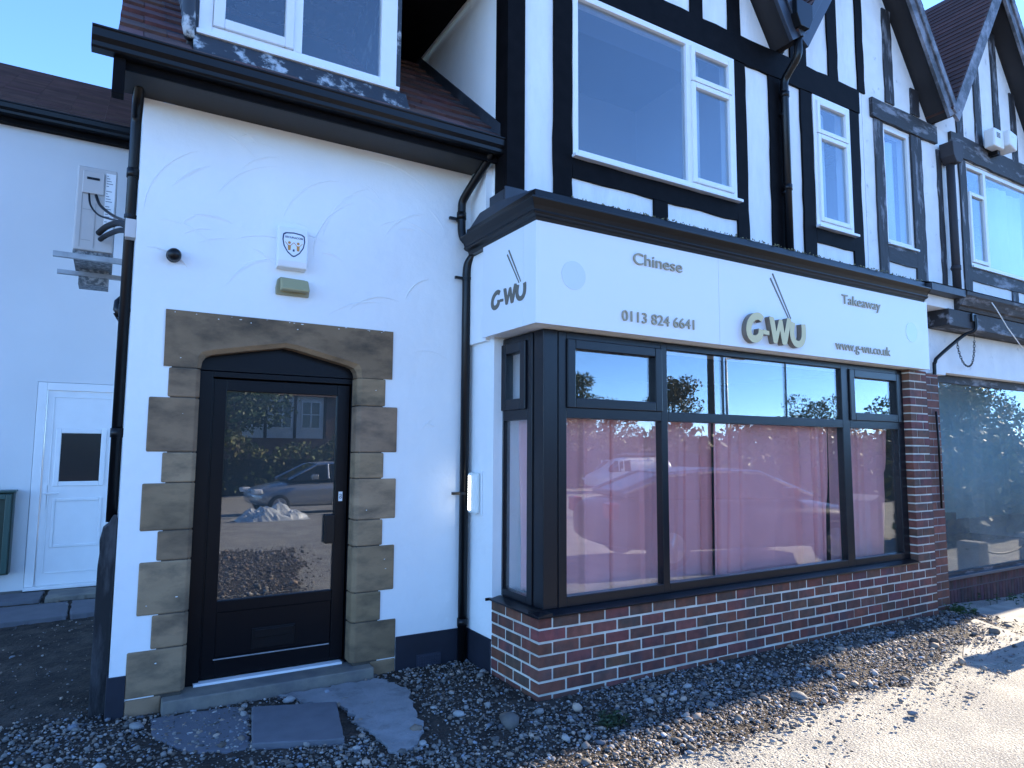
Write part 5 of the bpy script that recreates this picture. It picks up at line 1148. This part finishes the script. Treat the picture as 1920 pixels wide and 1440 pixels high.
# vehicles: lofted bodies
def loft(mb, secs, close=True):
    n = len(secs[0]); vs = [p for s in secs for p in s]; fs = []
    for i in range(len(secs) - 1):
        for k in range(n): fs.append((i * n + k, i * n + (k + 1) % n, (i + 1) * n + (k + 1) % n, (i + 1) * n + k))
    fs += [tuple(range(n - 1, -1, -1)), tuple((len(secs) - 1) * n + k for k in range(n))]
    mb.add(vs, fs)
def vehicle(name, lab, cat, loc, rot, L, W_, paint, stations, glassh, wheels, wr, van=False, lettering=None):
    t = bpy.data.objects.new(name, None); C.objects.link(t); t.location = loc; t.rotation_euler = (0, 0, rot); tag(t, lab, cat)
    def sec(x, zb_, zs, zt, wb, wt):   # lower body section
        return [(x, -wb * .9, zb_), (x, wb * .9, zb_), (x, wb, zb_ + .12), (x, wb * 1.01, zs), (x, wt, zt), (x, -wt, zt), (x, -wb * 1.01, zs), (x, -wb, zb_ + .12)]
    mb = MB(); loft(mb, [sec(*s) for s in stations]); o = mb.build('body', paint, t, smooth=True)
    sm = o.modifiers.new('sub', 'SUBSURF'); sm.levels = 2; sm.render_levels = 2
    def gsec(x, zl, zt, wl, wt): return [(x, -wl, zl), (x, wl, zl), (x, wt, zt), (x, wt * .6, zt + .035), (x, -wt * .6, zt + .035), (x, -wt, zt)]
    mb = MB(); loft(mb, [gsec(*g) for g in glassh]); o = mb.build('greenhouse', mat('car_glass', (.010, .012, .014), .08, spec=.3), t, smooth=False); o.modifiers.new('b', 'BEVEL').width = .03
    gr = [g for g in glassh if g[2] > max(q[2] for q in glassh) - .12]
    mb = MB(); loft(mb, [[(g[0], -g[4] * .97, g[2] + .0), (g[0], g[4] * .97, g[2] + .0), (g[0], g[4] * .8, g[2] + .05), (g[0], -g[4] * .8, g[2] + .05)] for g in gr]); mb.build('roof', paint, t, bevel=.02)
    for s in (-1, 1):
        mb = MB()
        for a, b in zip(glassh, glassh[1:]): mb.tube([(a[0], s * a[4] * 1.005, a[2] + .01), (b[0], s * b[4] * 1.005, b[2] + .01)], .028, 8)
        mb.build('roof_rail', mat('chrome_trim', (.6, .6, .62), .15, metal=1.0), t)
        for q in (0.36, 0.60):
            x = glassh[0][0] + (glassh[-1][0] - glassh[0][0]) * q; g = glassh[0]; zt = max(g_[2] for g_ in glassh); wt = max(g_[4] for g_ in glassh); wl = max(g_[3] for g_ in glassh)
            MB().tube([(x, s * wl * 1.0, g[1] + .02), (x, s * wt * 1.01, zt)], .035, 8).build('door_pillar', paint, t)
        for wx in wheels:
            wo_ = MB().tube([(wx, s * (W_ / 2 - .20), wr), (wx, s * (W_ / 2 + .005), wr)], wr, 28).build('wheel', mat('tyre', (.012, .012, .012), .8), t, bevel=.03)
            mb = MB().tube([(wx, s * (W_ / 2 + .004), wr), (wx, s * (W_ / 2 + .012), wr)], wr * .68, 24)
            for k in range(5): a = k * 1.2566; mb.tube([(wx, s * (W_ / 2 + .02), wr), (wx + math.cos(a) * wr * .62, s * (W_ / 2 + .018), wr + math.sin(a) * wr * .62)], .03, 6)
            mb.build('rim', mat('alloy', (.45, .45, .46), .3, metal=.9), wo_)
        xf = stations[-1][0]; 
        MB().box(xf - .28, xf - .02, s * (W_ / 2 - .42), s * (W_ / 2 - .10), .62, .76).build('headlight', mat('lamp_clear', (.7, .72, .75), .1), t, bevel=.04)
        xr = stations[0][0]; MB().box(xr + .01, xr + .16, s * (W_ / 2 - .34), s * (W_ / 2 - .08), .70, .92).build('tail_light', mat('lamp_red', (.35, .01, .01), .2), t, bevel=.03)
        MB().box(glassh[-1][0] - .75, glassh[-1][0] - .55, s * (W_ / 2 + .02), s * (W_ / 2 + .17), glassh[0][1] + .02, glassh[0][1] + .16).build('wing_mirror', paint, t, bevel=.03)
    return t
dark_paint = mat('dark_car_paint', (.006, .007, .009), .3, spec=.25)
vehicle('parked_car', 'dark saloon car parked outside and mirrored across the pink shop window', 'car', (5.80, -3.40, 0), R(15), 4.5, 1.78, dark_paint,
        [(-2.28, .38, .62, .80, .62, .60), (-2.20, .26, .66, .98, .80, .72), (-1.5, .20, .68, 1.00, .88, .80), (-.6, .20, .66, .96, .89, .82), (.6, .20, .66, .95, .89, .82), (1.35, .20, .64, .93, .88, .80), (2.0, .24, .60, .80, .82, .70), (2.24, .34, .56, .68, .62, .55)],
        [(-1.95, .97, 1.02, .66, .58), (-1.25, .95, 1.28, .76, .58), (-.5, .95, 1.34, .78, .60), (.25, .94, 1.32, .78, .60), (1.15, .92, .97, .76, .66)], (-1.38, 1.36), .31)
van_paint = mat('white_van_paint', (.75, .75, .76), .3, coat=.5)
vz = gh(26, -17)
V_ = vehicle('parked_van', 'white panel van with roof rack mirrored in the left pink pane', 'van', (22.6, -25.3, gh(22.6, -25.3)), R(188), 4.97, 1.98, van_paint,
        [(-2.48, .35, .9, 1.86, .90, .80), (-2.40, .25, .95, 1.92, .97, .84), (-1.0, .22, .95, 1.94, .98, .85), (.5, .22, .95, 1.94, .98, .85), (.95, .22, .95, 1.80, .98, .84), (1.55, .22, .85, 1.22, .97, .84), (2.2, .26, .75, 1.05, .92, .76), (2.46, .36, .65, .86, .7, .6)],
        [(.35, 1.12, 1.72, .97, .88), (.95, 1.12, 1.66, .97, .86), (1.62, 1.08, 1.14, .93, .84)], (-1.6, 1.45), .33)
MB().box(-1.9, .3, -.62, -.58, 2.0, 2.05).box(-1.9, .3, .58, .62, 2.0, 2.05).box(-1.6, -1.55, -.6, .6, 2.02, 2.06).box(-.1, -.05, -.6, .6, 2.02, 2.06).box(-1.8, .2, -.3, .3, 2.07, 2.13).build('roof_rack', galv, V_)
vehicle('parked_hatchback', 'silver hatchback mirrored in the door glass above the plastic sheet', 'car', (2.9, -14.6, gh(2.9, -14.6)), R(175), 4.0, 1.75, mat('silver_car_paint', (.42, .43, .45), .25, metal=.6),
        [(-2.0, .36, .62, .86, .66, .60), (-1.92, .26, .68, 1.02, .82, .72), (-1.2, .20, .70, 1.04, .88, .80), (.0, .20, .70, 1.0, .89, .82), (.9, .20, .68, .98, .88, .80), (1.6, .24, .62, .84, .82, .70), (1.98, .34, .56, .70, .62, .55)],
        [(-1.90, 1.0, 1.05, .68, .60), (-1.5, .98, 1.42, .76, .58), (-.5, .98, 1.46, .78, .60), (.1, .98, 1.42, .78, .60), (.95, .95, 1.0, .76, .66)], (-1.25, 1.25), .30)
# stand-in pillar for the unseen caster of the bar shadow; low blocks with chain
t = thing('shadow_post', 'square pillar just beyond the right frame edge, standing in for the unseen caster of the bar of shadow on the slab', 'pillar', (5.80, -1.03, gh(5.8, -1.03)))
z0 = gh(5.8, -1.03)
part('shaft', MB().box(5.66, 5.94, -1.17, -.89, z0 - .05, z0 + 1.08), pavem, t, .02); part('cap_stone', MB().prism([(5.62, z0 + 1.081), (5.98, z0 + 1.081), (5.98, z0 + 1.11), (5.8, z0 + 1.17), (5.62, z0 + 1.11)], 'y', -1.21, -.85), pavem, t, .01)
for x, y, lab in ((8.55, -.70, 'low pale stone block with a chain mirrored in the neighbouring shop window'), (10.6, -.75, 'second low stone block, at the far end of the chain before the neighbouring shop')):
    z0 = gh(x, y); t = thing('bollard', lab, 'bollard', (x, y, z0), 'low stone blocks in front of the neighbouring shop')
    part('post', MB().prism([(x - .16, z0 - .05), (x + .16, z0 - .05), (x + .15, z0 + .42), (x + .11, z0 + .46), (x - .11, z0 + .46), (x - .15, z0 + .42)], 'y', y - .15, y + .15), pavem, t, .02)
    part('chain_eye', MB().box(x - .165, x + .165, y - .02, y + .02, z0 + .34, z0 + .37), MATS['old_iron'], t)
mb = MB().tube([(8.7 + 1.75 * k_ / 12, -.72, .24 - .15 * (1 - (2 * k_ / 12 - 1) ** 2)) for k_ in range(13)], .014, 6)
tag(mb.build('bollard_chain', MATS['old_iron'], smooth=True), 'sagging chain between the two low stone blocks', 'chain')
# crumpled plastic sheet mirrored in the door glass
b = bmesh.new(); bmesh.ops.create_grid(b, x_segments=26, y_segments=18, size=1); rr = random.Random(2)
for v in b.verts:
    e = max(0, 1 - (v.co.x ** 2 + v.co.y ** 2) ** .5); v.co = Vector((v.co.x * .85, v.co.y * .5, .30 * e ** .6 * (1 + .5 * math.sin(v.co.x * 7) * math.cos(v.co.y * 6)) + rr.uniform(0, .06) * (e > 0)))
me = bpy.data.meshes.new('plastic_sheet'); b.to_mesh(me); b.free(); me.materials.append(mat('white_plastic', (.6, .62, .62), .25))
o = bpy.data.objects.new('plastic_sheet', me); C.objects.link(o); o.location = (1.0, -10.9, gh(1, -10.9)); tag(o, 'crumpled white plastic sheet on the ground mirrored in the door glass', 'sheet')
# wooded hill on the skyline across the road
mb = MB(); vs = []; fs = []
for j in range(2):
    for i in range(61):
        x = -250 + i * 11; z = (7 + 2.2 * math.sin(i * .35) + 1.1 * math.sin(i * 1.3)) if j else -2
        vs.append((x, -230 - 40 * j, z))
fs = [(i, i + 61, i + 62, i + 1) for i in range(60)]
mb.add(vs, fs); tag(mb.build('hills', mat('far_wood', (.05, .065, .06), 1, var=.3, vscale=.05)), kind='structure')
